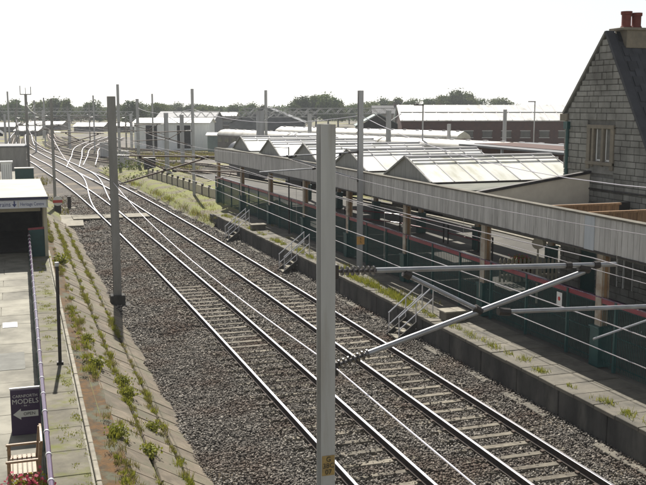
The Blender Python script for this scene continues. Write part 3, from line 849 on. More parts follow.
# chimney
ch = MB().box((XG+1.35, 28.2, 9.75), (1.7, .7, .62)).box((XG+1.3, 28.2, 10.09), (2.0, .85, .09)).build('chimney', 'dressed', bld, bevel=.01)
for xk, h in ((.70, .58), (1.12, .54), (1.85, .58)):
    MB().lathe([(.19, 0), (.2, .05), (.165, .1), (.165, h-.12), (.2, h-.1), (.2, h), (.14, h), (.14, h-.2)], (XG+xk, 28.2, 10.13), 14).build('chimney_pot', 'pot', ch, smooth=True)

# ------------------------------------------------------------------ things on the right platform
pc = thing('picket_fence', 'low cream picket fence beside the stone building corner', 'fence', (18, 31, ZP))
pa, pb = Vector((17.7, 31.2, 0)), Vector((19.9, 30.75, 0))
pk = MB().prism([(-.045, 0, 0), (.045, 0, 0), (.045, 0, .85), (0, 0, .95), (-.045, 0, .85)], (0, .02, 0)).mesh('picket', 'picket')
for i in range(15):
    p = pa.lerp(pb, i/14); obj('picket', pk, pc, (p.x-18, p.y-31, .05), (0, 0, -.2))
for z in (.3, .72):
    MB().beam((pa.x, pa.y+.03, ZP+z), (pb.x, pb.y+.03, ZP+z), .03, .07).build('rail', 'picket', pc)
rsn = thing('round_sign', 'pale round-ended box sign on a post under the canopy', 'sign', (17.1, 27.6, ZP))
MB().tube([(17.1, 27.6, ZP), (17.1, 27.6, 2.55)], .035, 8).build('post', 'picket', rsn)
MB().tube([(16.98, 27.45, 2.78), (17.28, 27.72, 2.78)], .2, 20).build('head', 'picket', rsn)
def flower_tub(label, x, y, z, w, l, h, cols, npl=60):
    t = thing('flower_planter', label, 'planter', (x, y, z))
    MB().prism([(x-w/2, y-l/2, z), (x+w/2, y-l/2, z), (x+w/2+.03, y-l/2-.03, z+h), (x-w/2-.03, y-l/2-.03, z+h)], (0, l, 0)).build('trough', 'pot_dark', t, bevel=.01)
    C = np.stack([RG.normal(0, w*.3, npl*8), RG.uniform(-l/2, l/2, npl*8), h + np.abs(RG.normal(0, .09, npl*8))], 1)
    P, F = leaf_arrays(RG, C, .07, .4); soup('foliage', P, F, 'weed', RG.uniform(0, .8, len(P)), t)
    C = np.stack([RG.normal(0, w*.35, npl*3), RG.uniform(-l/2, l/2, npl*3), h + .06 + np.abs(RG.normal(0, .1, npl*3))], 1)
    P, F = leaf_arrays(RG, C, .065, .9); soup('blossom', P, F, 'petal', RG.uniform(0, 1, len(P)), t)
    return t
flower_tub('planter with red flowers behind the cream picket fence', 18.8, 31.5, ZP, .5, .8, .75, None, 40)
no = thing('notice', 'white paper notice with a red mark fixed to the green fence', 'notice', (14.25, 21.8, 2.05))
MB().box((14.235, 21.8, 2.17), (.006, .26, .36)).build('sheet', 'white', no)
rm_ = MB().lathe([(.06, 0), (.06, .004)], (0, 0, 0), 12).build('red_mark', 'red_sign', no, org=(0, 0, 0))
rm_.location = (-.025, 0, .12); rm_.rotation_euler = (0, R(90), 0)
# red rope barriers
for lab, pts in (('long dark red barrier rail deep under the canopy', [(17.9, 49.3), (19.7, 45.6), (20.4, 41.7)]), ('short dark red barrier rail under the canopy nearer the building', [(20.4, 41.2), (20.6, 38.4), (20.0, 36)])):
    t = thing('barrier_rail', lab, 'barrier', (pts[0][0], pts[0][1], ZP), 0, 'barrier rails under canopy')
    for x, y in pts:
        MB().tube([(x, y, ZP), (x, y, ZP+1.05)], .04, 8).build('post', 'dark_metal', t)
    for z in (1.0, .55):
        MB().tube([(x, y, ZP+z) for x, y in pts], .03, 8).build('rail', 'red', t)
# opposite platform with its building, beyond the sidings
op = struct(obj('far_platform', MB().prism([(36, 15, .6), (44, 15, .6), (44, 62, .6), (34, 78, .6), (31.5, 78, .6)], (0, 0, -1.2)).mesh('far_platform', 'coping')))
wr = thing('waiting_building', 'long dark building with pale openings on the far platform', 'building', (39, 50, .6))
MB().box((40.5, 55, 2.4), (4, 36, 3.6)).build('wall', 'brick', wr)
MB().prism([(37.0, 37, 4.0), (44, 37, 4.0), (44, 37, 4.2), (37, 37, 4.15)], (0, 36, 0)).build('roof', 'grey_roof', wr)
for i in range(9):
    f = MB().box((38.47, 39.5+i*3.9, 2.5), (.05, 1.2, 1.6)).build('window', 'glass', wr)
    MB().box((38.44, 39.5+i*3.9, 3.35), (.06, 1.4, .12)).box((38.44, 39.5+i*3.9, 1.65), (.06, 1.4, .1)).build('frame', 'white', f)
for i in range(7):
    MB().box((37.3, 39+i*5.4, 2.3), (.18, .18, 3.4)).build('post', 'valance_new', wr)

# ------------------------------------------------------------------ overhead line masts
def mast_parts(t, h, fl=.17, dp=.17, z0=0.0, m='galv', base=True, org=(0, 0, 0)):
    b = MB()
    b.box((0, -dp/2, z0+h/2), (fl, .014, h)).box((0, dp/2, z0+h/2), (fl, .014, h)).box((0, 0, z0+h/2), (.012, dp-.014, h))
    o = b.build('post', m, t, org=org)
    if base:
        MB().box((0, 0, z0+.18), (.55, .55, .5)).box((0, 0, z0-.06), (.95, .8, .22)).build('footing', 'wall_dark', t, org=org, bevel=.02)
    return o
def insulator(a, b, n=8, r=.056):
    a, b = Vector(a), Vector(b); ib = MB(); ib.tube([a, b], .022, 8)
    for i in range(n):
        p = a.lerp(b, (i+.5)/n); d = (b-a).normalized()*.008
        ib.tube([p-d, p+d], r, 12)
    return ib
def cantilever(t, s=1, tm='tube', z=0.0, reach=1.0):
    """frame arm on the mast, reaching to side s over the track"""
    X = lambda v: s*v*reach
    c = MB().tube([(X(.62), 0, 5.54+z), (X(3.95), 0, 5.43+z)], .032, 10).tube([(X(.5), 0, 4.536+z), (X(3.48), 0, 5.36+z)], .034, 10)
    c.tube([(X(1.0), 0, 5.47+z), (X(1.96), 0, 4.98+z)], .028, 8).tube([(X(2.3), 0, 4.92+z), (X(5.0), 0, 4.82+z)], .028, 10)
    arm = c.build('cantilever_arm', tm, t, org=(0, 0, 0), smooth=True)
    insulator((X(.1), 0, 5.56+z), (X(.62), 0, 5.54+z)).build('insulator', 'porcelain', arm, org=(0, 0, 0), smooth=True)
    insulator((X(.08), 0, 4.42+z), (X(.55), 0, 4.55+z)).build('insulator', 'porcelain', arm, org=(0, 0, 0), smooth=True)
    for zz in (5.56, 4.40):
        MB().box((X(.115), 0, zz+z), (.05, .13, .16)).build('mast_bracket', 'dark_metal', arm, org=(0, 0, 0), bevel=.008)
    for a, b in (((.98, 5.49), (1.06, 5.44)), ((1.93, 5.0), (2.02, 4.94)), ((2.26, 4.93), (2.42, 4.91)), ((3.4, 5.42), (3.55, 5.38)), ((3.62, 5.44), (3.7, 5.44)), ((3.2, 5.455), (3.28, 5.45))):
        MB().tube([(X(a[0]), 0, a[1]+z), (X(b[0]), 0, b[1]+z)], .05, 8).build('clamp', 'dark_metal', arm, org=(0, 0, 0))
    MB().tube([(X(4.6), -.03, 4.80+z), (X(4.55), -.03, 4.68+z), (X(3.64), -.03, 4.47+z)], .016, 8).build('steady_arm', tm, arm, org=(0, 0, 0), smooth=True)
    return arm
m1 = thing('catenary_mast', 'tall grey steel mast filling the foreground with yellow number plate', 'mast', (3.40, 10.0, -.25), 0, 'overhead line masts')
mast_parts(m1, 7.5, z0=0, org=(0, 0, 0))
cantilever(m1, 1, z=.25)
npl = MB().box((0, -.095, 3.5), (.155, .008, .245)).build('number_plate', 'plate', m1, org=(0, 0, 0))
for i, tx in enumerate(('G', '38C', '07')):
    lettering(tx, .085, 'ink', npl, (.0, -.1015, 3.55 - i*.078), (R(90), 0, 0), align='CENTER', depth=.001)
m2 = thing('catenary_mast', 'broad grey mast on a dark footing at the foot of the slab bank', 'mast', (3.76, 36.4, -.3), 0, 'overhead line masts')
mast_parts(m2, 8.1, .30, .22, m='galv_warm', org=(0, 0, 0))
cantilever(m2, 1, 'tube_rust', z=.3)
m3 = thing('catenary_mast', 'slim grey mast on the right platform with orange plate', 'mast', (13.72, 35.95, ZP), 0, 'overhead line masts')
mast_parts(m3, 7.4, .2, .17, base=False, org=(0, 0, 0))
cantilever(m3, -1, z=-.66, reach=.86)
p3 = MB().box((0, -.1, 1.22), (.34, .01, .34)).build('number_plate', 'plate_orange', m3, org=(0, 0, 0))
for i, tx in enumerate(('6', '5')):
    lettering(tx, .14, 'ink', p3, (0, -.107, 1.26 - i*.14), (R(90), 0, 0), align='CENTER', depth=.001)
masts = [  # label, x, y, z0, height, flange, side, material
    ('slim mast beside the left track near the red signal disc', 3.0, 70, -.3, 8.2, .2, 1, 'galv_warm'),
    ('left mast topped with a three-pronged fork', 1.9, 103.5, -.3, 8.9, .28, 1, 'galv_warm'),
    ('grey mast farther along on the left edge of the picture', .2, 205, -.3, 10.6, .36, 0, 'galv'),
    ('mast on the right verge beyond the end of the platform', 13.3, 70.5, -.1, 8.8, .2, -1, 'galv'),
    ('stout mast in the grass behind the pale panel fence', 15.6, 97.5, -.2, 6.9, .42, -1, 'galv'),
    ('mast left of the white shed', 14.3, 110, -.3, 8.5, .34, -1, 'galv'),
    ('thin tall mast in front of the white shed doors', 19.7, 135, -.3, 9.4, .22, 0, 'galv'),
    ('distant mast right of the junction tracks', 13.6, 160, -.3, 9.4, .24, -1, 'galv'),
    ('tall slender mast behind the lattice gantry', 33.5, 124, -.3, 9.8, .34, 0, 'galv'),
    ('distant mast, left one of the close pair beyond the fork', 4.2, 160, -.3, 8.6, .28, 1, 'galv'),
    ('distant mast, right one of the close pair beyond the fork', 6.6, 185, -.3, 9.2, .28, 1, 'galv'),
    ('hair-thin far mast above the short left siding', 2.2, 230, -.3, 9.0, .26, 0, 'galv_warm'),
    ('far mast in the middle of the siding fan', 11.2, 190, -.3, 7.6, .24, 1, 'galv_warm'),
    ('far mast right of the siding fan, before the pale roofs', 16.5, 205, -.3, 8.0, .26, -1, 'galv_warm'),
    ('short far mast beside the relay cabinets', 17.4, 148, -.3, 6.6, .22, -1, 'galv_warm'),
    ('far mast just right of the broad mast', 20.5, 200, -.3, 8.2, .28, -1, 'galv_warm'),
    ('far mast near the left hut', 4.9, 250, -.3, 8.6, .3, 1, 'galv_warm'),
    ('distant thin mast between the fork and the left edge', 1.2, 150, -.3, 7.2, .24, 1, 'galv_warm'),
]
for lab, x, y, z0, h, fl, s, mm in masts:
    t = thing('catenary_mast', lab, 'mast', (x, y, z0), 0, 'overhead line masts')
    mast_parts(t, h, fl, fl*.8, m=mm, org=(0, 0, 0), base=y < 120)
    if s: cantilever(t, s, 'tube_rust', z=-z0, reach=.92)
    if 'fork' in lab and 'pronged' in lab:
        MB().box((0, 0, h), (1.15, .1, .1)).box((-.53, 0, h+.45), (.08, .08, .9)).box((.53, 0, h+.4), (.08, .08, .8)).box((0, 0, h+.35), (.06, .06, .7)).build('fork', mm, t, org=(0, 0, 0))
tp = thing('catenary_mast', 'thin tall mast rising just behind the broad left mast', 'mast', (12.35, 112, -.3), 0, 'overhead line masts')
MB().box((0, 0, 5.1), (.3, .3, 10.2)).build('post', 'galv', tp, org=(0, 0, 0), bevel=.01)

# lattice gantries over the sidings
def gantry(label, x0, x1, y, z, posts, d=.6):
    t = thing('lattice_gantry', label, 'gantry', (x0, y, -.2), 0, 'lattice gantries')
    b = MB(); zc = z
    for yy in (-.25, .25):
        for zz in (0, d):
            b.beam((x0, y+yy, zc+zz), (x1, y+yy, zc+zz), .08, .08)
        n = int((x1-x0)/.6)
        for i in range(n):
            xa, xb = x0 + (x1-x0)*i/n, x0 + (x1-x0)*(i+1)/n
            b.beam((xa, y+yy, zc + (0 if i % 2 else d)), (xb, y+yy, zc + (d if i % 2 else 0)), .045, .045)
    b.build('boom', 'galv', t)
    for xp, w in posts:
        MB().box((xp, y-.4, z/2), (w, .3, z+.7)).build('post', 'galv', t)
        MB().beam((xp, y-.2, z-1.0), (xp+1.6, y-.2, z), .08, .08).beam((xp, y-.2, z-1.0), (xp-1.6, y-.2, z), .08, .08).build('brace', 'galv', t)
    return t
gantry('lattice gantry boom spanning the sidings behind the ridged canopy roofs', 23.5, 40.5, 96, 6.55, ((25.2, .8), (39.8, .5)))
gantry('lower lattice gantry farther left behind the end of the canopy', 20.5, 40, 122, 5.9, ((21.5, .5), (39, .5)), .7)
gantry('far lattice gantry across the junction tracks', -1, 22, 175, 5.6, ((-.5, .4), (10.5, .4), (21.5, .5)), .7)
gantry('farthest lattice gantry before the pale roofs on the left', -8, 26, 235, 6.0, ((-7, .4), (8, .4), (25, .4)), .8)

# ------------------------------------------------------------------ wires
def span(a, b, sag, n=14):
    a, b = Vector(a), Vector(b)
    return [a.lerp(b, i/n) - Vector((0, 0, sag*4*(i/n)*(1-i/n))) for i in range(n+1)]
def wire(label, pts, sags, r=.0068, m='wire', cat='wire'):
    path = []
    for i in range(len(pts)-1):
        s = span(pts[i], pts[i+1], sags[i] if isinstance(sags, (list, tuple)) else sags)
        path += s if i == 0 else s[1:]
    o = thing('overhead_wire', label, cat, path[0], 0, 'overhead wires')
    MB().tube(path, r, 6).build('strand', m, o, smooth=True)
    return o
yl = [4.0-26, 10, 36.4, 70, 103.5, 160]
yr_ = [8, 35.95, 70.5, 110, 160]
wire('upper catenary wire over the near left track, carried on the arm tip', [(7.0 + cv(y), y, 5.53) for y in yl], .12)
wire('lower contact wire over the near left track, held by steady arm', [(7.0 + cv(y) + (-.1 if i % 2 else .1), y, 4.43) for i, y in enumerate(yl)], .02)
wire('second thin wire just above the left contact wire', [(7.1 + cv(y), y, 4.72) for y in yl], .03, .008)
wire('contact wire over the right track in front of the valance', [(10.3 + cv(y), y, 4.43) for y in yr_], .02)
wire('upper catenary wire over the right track', [(10.3 + cv(y), y, 5.45) for y in yr_], .32, .0075)
wire('bright sagging earth wire fixed to the left masts, crossing the near tracks', [(3.55, -16, 4.7), (3.5, 10, 4.42), (3.72, 36.3, 4.55), (3.0, 70, 5.2), (1.9, 103.5, 5.4), (1.2, 150, 5.4)], [.2, .3, .9, 1.2, 1.0], .0085, 'wire_bright')
wire('bright high wire dropping from the platform mast top towards the stone gable', [(14.0, 6, 6.6), (13.7, 35.9, 7.05), (13.3, 70.5, 7.2), (14.3, 110, 7.2)], [1.25, .6, .5], .011, 'wire_bright')
wire('thin distant wire along the left masts at fork height', [(3.0, 70, 7.2), (1.9, 103.5, 7.6), (4.2, 160, 7.6)], .7, .012, 'wire_dark')
dl = MB()
for xw, ysq, zt, zb_ in ((7.0, (13, 17, 23, 29, 43, 52, 61), 5.42, 4.43), (10.3, (14, 20, 26, 32, 44, 54, 63), 5.2, 4.43)):
    for y in ysq:
        o = thing('dropper_wire', 'short hanger linking catenary and contact wires over the %s track, %s' % ('left' if xw < 8 else 'right', 'about %d m along' % y), 'wire', (xw+cv(y), y, zb_), 0, 'dropper wires')
        MB().tube([(xw+cv(y), y, zb_), (xw+cv(y), y, zt)], .005, 5).build('strand', 'wire_dark', o)
        o['label'] = '%s hanger wire from the camera between the two wires over the %s track' % (('first', 'second', 'third', 'fourth', 'fifth', 'sixth', 'seventh')[ysq.index(y)], 'left' if xw < 8 else 'right')

# thin lamp post in front of the valance
lpst = thing('lamp_post', 'thin dark pole standing against the valance left of the tall foreground mast', 'pole', (px(14.1, 47), 47, ZP))
MB().tube([(px(14.1, 47), 47, ZP), (px(14.1, 47), 47, 5.3)], .045, 8, r2=.03).build('post', 'dark_metal', lpst)
MB().tube([(px(14.1, 47), 47, 5.25), (px(13.3, 47), 47, 5.3)], .02, 6).build('bracket', 'dark_metal', lpst)

# ------------------------------------------------------------------ left shelter with fascia sign
sh = thing('shelter', 'flat cream-roofed shelter with lettered fascia over the left path', 'shelter', (-1.5, 46, ZL))
MB().box((-2.6, 45.8, 3.62), (8.1, 10.2, .07)).build('roof', 'cream', sh)
MB().box((-2.6, 40.72, 3.60), (8.14, .06, .12)).build('roof_trim', 'navy', sh)
fs = MB().box((-2.6, 40.80, 3.36), (8.1, .06, .34)).build('fascia', 'sign_white', sh)
MB().box((1.41, 45.8, 3.40), (.06, 10.1, .34)).build('side_fascia', 'cream', sh)
lettering('Trains', .27, 'sign_blue', fs, (-.62+1.5, -5.235, 3.275-ZL), (R(90), 0, 0), depth=.002, sx=.84)
lettering('Heritage Centre', .2, 'sign_blue', fs, (.33+1.5, -5.235, 3.29-ZL), (R(90), 0, 0), depth=.002, sx=.72)
MB().box((.25, 40.765, 3.36), (.03, .012, .26)).build('divider', 'picket', fs)
ar = MB(); ar.box((.10, 40.765, 3.42), (.05, .012, .16)).prism([(.01, 40.76, 3.37), (.19, 40.76, 3.37), (.10, 40.76, 3.24)], (0, .01, 0)).build('arrow', 'sign_blue', fs)
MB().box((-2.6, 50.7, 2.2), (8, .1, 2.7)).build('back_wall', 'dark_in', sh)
MB().box((-2.6, 43.2, 3.0), (7.6, .12, .42)).build('inner_beam', 'cream_wall', sh)
MB().box((1.33, 42.9, 2.3), (.1, 1.5, 2.5)).build('side_wall', 'cream_wall', sh)
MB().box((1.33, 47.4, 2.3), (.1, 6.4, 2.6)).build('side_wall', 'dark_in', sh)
MB().box((1.36, 41.95, 2.05), (.14, .14, 2.3)).build('corner_post', 'cream_wall', sh)
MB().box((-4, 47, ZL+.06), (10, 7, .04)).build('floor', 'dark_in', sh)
gp = thing('screen_panel', 'dark green screen with red top rail closing the gap beside the shelter', 'screen', (1.0, 42.0, ZL))
MB().box((1.0, 42.0, ZL+.62), (.72, .06, 1.2)).build('panel', 'green', gp)
MB().box((1.0, 42.0, ZL+1.26), (.78, .09, .09), ry=-.05).build('top_rail', 'red', gp)
# dark post on the strip
dp = thing('dark_post', 'thin dark pole standing on the strip right of the left fence', 'pole', (.98, 23.95, ZL))
MB().tube([(.98, 23.95, ZL), (1.0, 23.95, 3.5)], .045, 10).build('pole', 'dark_metal', dp, smooth=True)
MB().box((.98, 23.95, ZL+.06), (.16, .16, .06)).build('foot', 'dark_metal', dp)
MB().tube([(1.0, 23.95, 3.46), (1.0, 23.95, 3.56)], .055, 10).build('cap', 'galv', dp)
# A-board
sb = thing('a_board_sign', 'dark purple board lettered MODELS with a pale OPEN arrow beside the fence', 'sign', (.07, 18.95, ZL+.03))
sbm = MB().box((0, -.12, .47), (.56, .035, .9), rx=-.16)
fr = sbm.build('front_board', 'sign_purple', sb, org=(0, 0, 0), bevel=.006)
MB().box((0, .14, .47), (.56, .035, .9), rx=.16).build('rear_board', 'sign_purple', sb, org=(0, 0, 0))
MB().box((0, 0, .93), (.58, .06, .03)).build('hinge', 'clamp', sb, org=(0, 0, 0))
def on_board(x, zl): # local point on the board's face
    return (x, -.12 + (zl-.47)*math.sin(.16) - .022, .47 + (zl-.47)*math.cos(.16))
rt_ = (R(90)-.16, 0, 0)
lettering('CARNFORTH', .08, 'sign_text', fr, on_board(0, .77), rt_, align='CENTER', depth=.002)
lettering('MODELS', .135, 'sign_text', fr, on_board(0, .645), rt_, align='CENTER', depth=.002)
lettering('-  the  -', .05, 'sign_text', fr, on_board(0, .59), rt_, align='CENTER', depth=.002)
pt = [(.24, .50), (-.09, .50), (-.09, .55), (-.24, .44), (-.09, .33), (-.09, .38), (.24, .38)]
MB().prism([on_board(a, b) for a, b in pt], (0, -.004, 0)).build('arrow', 'sign_text', fr, org=(0, 0, 0))
q = on_board(.07, .412); lettering('OPEN', .088, 'ink', fr, (q[0], q[1]-.006, q[2]), rt_, align='CENTER', depth=.002)
# bench facing the path
bn = thing('garden_bench', 'small slatted wooden bench beside the left fence', 'bench', (0.0, 16.1, ZL+.03))
bw = 'bench_wood'
for yy in (-.42, .42):
    MB().box((-.25, yy, .31), (.06, .055, .62)).build('leg', bw, bn, org=(0, 0, 0), bevel=.006)
    MB().box((.23, yy, .47), (.06, .055, .94), ry=.1).build('leg', bw, bn, org=(0, 0, 0), bevel=.006)
    MB().box((-.02, yy, .635), (.56, .07, .035)).build('armrest', bw, bn, org=(0, 0, 0), bevel=.012)
    MB().box((-.01, yy, .38), (.46, .04, .06)).build('seat_rail', bw, bn, org=(0, 0, 0))
for i in range(6):
    MB().box((-.23 + i*.078, 0, .425), (.062, .9, .022)).build('seat_slat', bw, bn, org=(0, 0, 0), bevel=.004)
top = MB()
P_ = []
for i in range(9):
    t = -1 + i/4; P_.append((.285, t*.45, .92 + .07*(1-t*t)))
for i in range(8): top.beam(P_[i], P_[i+1], .035, .09)
top.build('top_rail', bw, bn, org=(0, 0, 0))
for i in range(9):
    MB().box((.255, -.36 + i*.09, .68), (.018, .045, .5), ry=.09).build('back_slat', bw, bn, org=(0, 0, 0))
flower_tub('trough of pink flowers in front of the wooden bench', .02, 15.28, ZL+.03, .46, .22, .26, None, 60)

# sheds and clutter beyond the shelter
sd = thing('lineside_hut', 'grey flat-topped lineside hut left of the main tracks', 'hut', (.6, 104, 0))
MB().box((.2, 104, 1.6), (3.0, 6, 3.2)).build('wall', 'galv_warm', sd)
MB().box((.2, 104, 3.26), (3.2, 6.2, .14)).build('roof', 'grey_roof', sd)
cbn = thing('equipment_cabinet', 'pale grey ribbed cabinet with a white top behind the shelter', 'cabinet', (-.3, 72, ZL))
MB().box((-.25, 72, 2.1), (.75, .9, 2.4)).build('body', 'sheet', cbn); MB().box((-.25, 72, 3.36), (.9, 1.0, .12)).build('lid', 'white', cbn)
for k in range(5): MB().box((-.55 + k*.15, 71.54, 2.1), (.03, .03, 2.2)).build('rib', 'galv', cbn)
ev = thing('dark_eaved_house', 'dark eave of a house at the left edge above the cabinet', 'house', (-2.6, 80, 0))
MB().box((-2.9, 80, 2.6), (4.2, 6, 5.2)).build('wall', 'cream_wall', ev)
MB().prism([(-6, 76.6, 5.2), (-.4, 76.6, 5.1), (-.4, 76.6, 5.25), (-2.9, 76.6, 7.0)], (0, 6.8, 0)).build('roof', 'slate', ev)
gc = thing('green_cabinet', 'low dark green cabinet beside the grey hut', 'cabinet', (1.4, 88, 0))
MB().box((1.2, 88, .9), (1.6, 1.2, 1.9)).build('body', 'green', gc, bevel=.02); MB().box((1.2, 88, 1.88), (1.7, 1.3, .06)).build('lid', 'galv_warm', gc)
ds = thing('ground_signal', 'small red and white disc signal beside the left track', 'signal', (3.1, 68.6, -.25))
MB().box((3.1, 68.6, .15), (.42, .35, .8)).build('body', 'dark_metal', ds)
MB().tube([(3.1, 68.40, .72), (3.1, 68.36, .72)], .34, 20).build('disc', 'white', ds)
MB().box((3.1, 68.35, .70), (.66, .02, .2)).build('band', 'red_sign', ds)
lc = thing('location_case', 'small grey lineside case on the ballast near the crossing', 'cabinet', (4.1, 72, -.25))
MB().box((4.1, 72, .2), (.25, .3, 1.0)).build('case', 'dark_metal', lc); MB().box((4.1, 72, -.22), (.9, .6, .1)).build('base', 'coping', lc)
for lab, x, y, w, h in (('grey relay cabinet right of the broad mast', 13.4, 118, 1.4, 2.1), ('dark relay cabinet at the foot of the mast left of the white shed', 14.7, 104, 1.2, 2.0), ('second pale relay cabinet farther along the right verge', 13.6, 142, 1.6, 2.3)):
    t = thing('relay_cabinet', lab, 'cabinet', (x, y, -.3))
    MB().box((x, y, h/2-.3), (w, .8, h)).build('body', 'galv' if 'dark' not in lab else 'dark_metal', t, bevel=.03)
    MB().box((x, y, h-.27), (w+.1, .9, .06)).build('lid', 'galv_warm', t)

# ------------------------------------------------------------------ yard buildings
def shed(label, x, y, w, d, ze, zr, wallm, roofm, rz=0.0, name='shed', ridge='x', doors=(), ribs=0, cat='shed', win=0):
    t = thing(name, label, cat, (x, y, -.5), rz)
    if rz == 0: WO[t.name] = (0, 0, 0)
    MB().box((0, 0, (ze+.5)/2), (w, d, ze+.5)).build('wall', wallm, t, org=(0, 0, 0))
    if ridge == 'x':
        poly = [(-w/2-.3, -d/2-.3, ze+.45), (-w/2-.3, 0, zr+.5), (-w/2-.3, d/2+.3, ze+.45), (-w/2-.3, d/2+.3, ze+.6), (-w/2-.3, 0, zr+.68), (-w/2-.3, -d/2-.3, ze+.6)]
        r = MB().prism(poly, (w+.6, 0, 0)).build('roof', roofm, t, org=(0, 0, 0))
        MB().prism([(-w/2, -d/2, ze+.45), (-w/2, d/2, ze+.45), (-w/2, 0, zr+.45)], (.1, 0, 0)).build('gable', wallm, t, org=(0, 0, 0))
        MB().prism([(w/2-.1, -d/2, ze+.45), (w/2-.1, d/2, ze+.45), (w/2-.1, 0, zr+.45)], (.1, 0, 0)).build('gable', wallm, t, org=(0, 0, 0))
        if ribs:
            for k in range(ribs+1):
                xx = -w/2 + w*k/ribs
                MB().beam((xx, -d/2-.3, ze+.64), (xx, 0, zr+.72), .12, .08).build('roof_rib', 'bar', r, org=(0, 0, 0))
            MB().beam((-w/2, -d/4, (ze+zr)/2+.70), (w/2, -d/4, (ze+zr)/2+.70), .5, .06).build('roof_band', 'grey_roof', r, org=(0, 0, 0))
    else:
        poly = [(-w/2-.3, -d/2-.3, ze+.45), (0, -d/2-.3, zr+.5), (w/2+.3, -d/2-.3, ze+.45), (w/2+.3, -d/2-.3, ze+.6), (0, -d/2-.3, zr+.68), (-w/2-.3, -d/2-.3, ze+.6)]
        MB().prism(poly, (0, d+.6, 0)).build('roof', roofm, t, org=(0, 0, 0))
        MB().prism([(-w/2, -d/2, ze+.45), (w/2, -d/2, ze+.45), (0, -d/2, zr+.45)], (0, .1, 0)).build('gable', wallm, t, org=(0, 0, 0))
    for a, b, h in doors:
        MB().box(((a+b)/2, -d/2-.03, h/2+.3), (b-a, .08, h)).build('door', 'dark_in', t, org=(0, 0, 0))
    for k in range(win):
        xx = -w/2 + w*(k+.5)/win
        f = MB().box((xx, -d/2-.03, ze*.55+.5), (w/win*.5, .06, 1.1)).build('window', 'glass', t, org=(0, 0, 0))
        MB().box((xx, -d/2-.06, ze*.55+1.08), (w/win*.56, .06, .08)).box((xx, -d/2-.06, ze*.55-.08), (w/win*.56, .06, .08)).build('frame', 'white', f, org=(0, 0, 0))
    return t
RZ = -R(18.6)
shed('long red-brown brick shed with pale striped roof behind the parked coaches', 78, 146, 28.5, 15, 4.9, 7.35, 'brick', 'roof_white', RZ, ribs=14, win=9)
shed('grey-green gabled shed left of the brick shed', 63.5, 158, 7.5, 10, 3.8, 5.9, 'dark_in', 'teal_roof', RZ, ridge='y')
shed('wide dark grey gabled shed behind the lattice gantry', 52, 190, 15, 18, 3.9, 6.9, 'grey_roof', 'grey_roof', RZ, ridge='y')
shed('second grey shed farther left beyond the gantry', 40, 215, 13, 18, 4.2, 5.9, 'grey_roof', 'grey_roof', RZ, win=4)
shed('white metal-clad shed with tall dark doorways in the yard', 29.2, 172, 13.4, 9, 4.3, 5.0, 'sheet', 'roof_white', RZ, doors=((-4.6, -2.6, 4.1), (1.0, 3.4, 4.1)))
shed('low grey outbuilding in front of the white shed', 36.5, 160, 7, 4, 2.3, 2.6, 'teal_roof', 'roof_white', RZ, doors=((1.0, 3.2, 1.7),))
for lab, x, y, w, z in (('farthest pale-roofed building at the left edge', -1, 300, 9, 1.1), ('pale-roofed building behind the far gantry', 12, 318, 12, 1.2), ('pale low roof just left of the broad mast', 25, 300, 9, 1.0), ('pale-roofed building right of the broad mast', 36, 285, 9, 1.3), ('long pale-roofed building behind the white shed', 57, 270, 14, 4.4), ('pale low roof between the distant masts on the left', 6, 262, 6, .8)):
    shed(lab, x, y, w, 10, z, z+1.0, 'coach_cream', 'roof_white', RZ, win=3)
for i, (lab, x, y) in enumerate((('dark-roofed house left of the tree line gap', 146, 330), ('dark-roofed house with a chimney beside the brick shed roof', 158, 335), ('dark-roofed house at the right of the row', 135, 326))):
    h = shed(lab, x, y, 11, 9, 4.2, 7.2, 'dressed', 'slate', RZ, name='house', cat='house', win=3)
    MB().box((3, 0, 7.9), (1, .8, 1.6)).build('chimney', 'brick', h, org=(0, 0, 0))

# parked coaches
def coach(label, p, q, sidem, z=3.85, roofm='coach_roof'):
    p, q = Vector(p), Vector(q); L = (q-p).length; rz = math.atan2(q.y-p.y, q.x-p.x)
    c = (p+q)/2
    t = thing('railway_coach', label, 'coach', (c.x, c.y, 0), rz, 'parked coaches')
    WO[t.name] = (0, 0, 0)
    prof = [(-1.4, .9), (1.4, .9), (1.4, 3.0), (-1.4, 3.0)]
    MB().prism([(-L/2+.3, a, b) for a, b in prof], (L-.6, 0, 0)).build('body', sidem, t)
    rp = [(-1.45, 3.0), (1.45, 3.0), (1.4, 3.2), (1.15, 3.5), (.7, 3.72), (0, z), (-.7, 3.72), (-1.15, 3.5), (-1.4, 3.2)]
    r = MB().prism([(-L/2+.2, a, b) for a, b in rp], (L-.4, 0, 0)).build('roof', roofm, t, smooth=True)
    for k in range(8):
        MB().box((-L/2 + L*(k+.5)/8, 0, z+.02), (.5, .35, .12)).build('roof_vent', 'bar', r)
    for k in range(9):
        for s in (-1, 1):
            MB().box((-L/2 + L*(k+.5)/9, s*1.41, 2.35), (1.3, .03, .75)).build('window', 'glass', t)
    for xx in (-L/2+3.2, L/2-3.2):
        MB().box((xx, 0, .5), (3.4, 2.0, .8)).build('bogie', 'dark_metal', t)
    return t
pA, pB = Vector((31.5, 141)), Vector((52.6, 62))
for i, lab in enumerate(('farthest parked coach of the near row, left of the gantry post', 'parked coach of the near row behind the tall foreground mast', 'parked coach of the near row behind the slim platform mast', 'nearest parked coach of the row, by the stone gable')):
    a, b = pA.lerp(pB, i/4), pA.lerp(pB, (i+1)/4)
    coach(lab, (a.x, a.y, 0), (b.x, b.y, 0), ('coach_cream', 'coach_cream', 'brick', 'brick')[i])
qA, qB = Vector((43, 150)), Vector((66, 95))
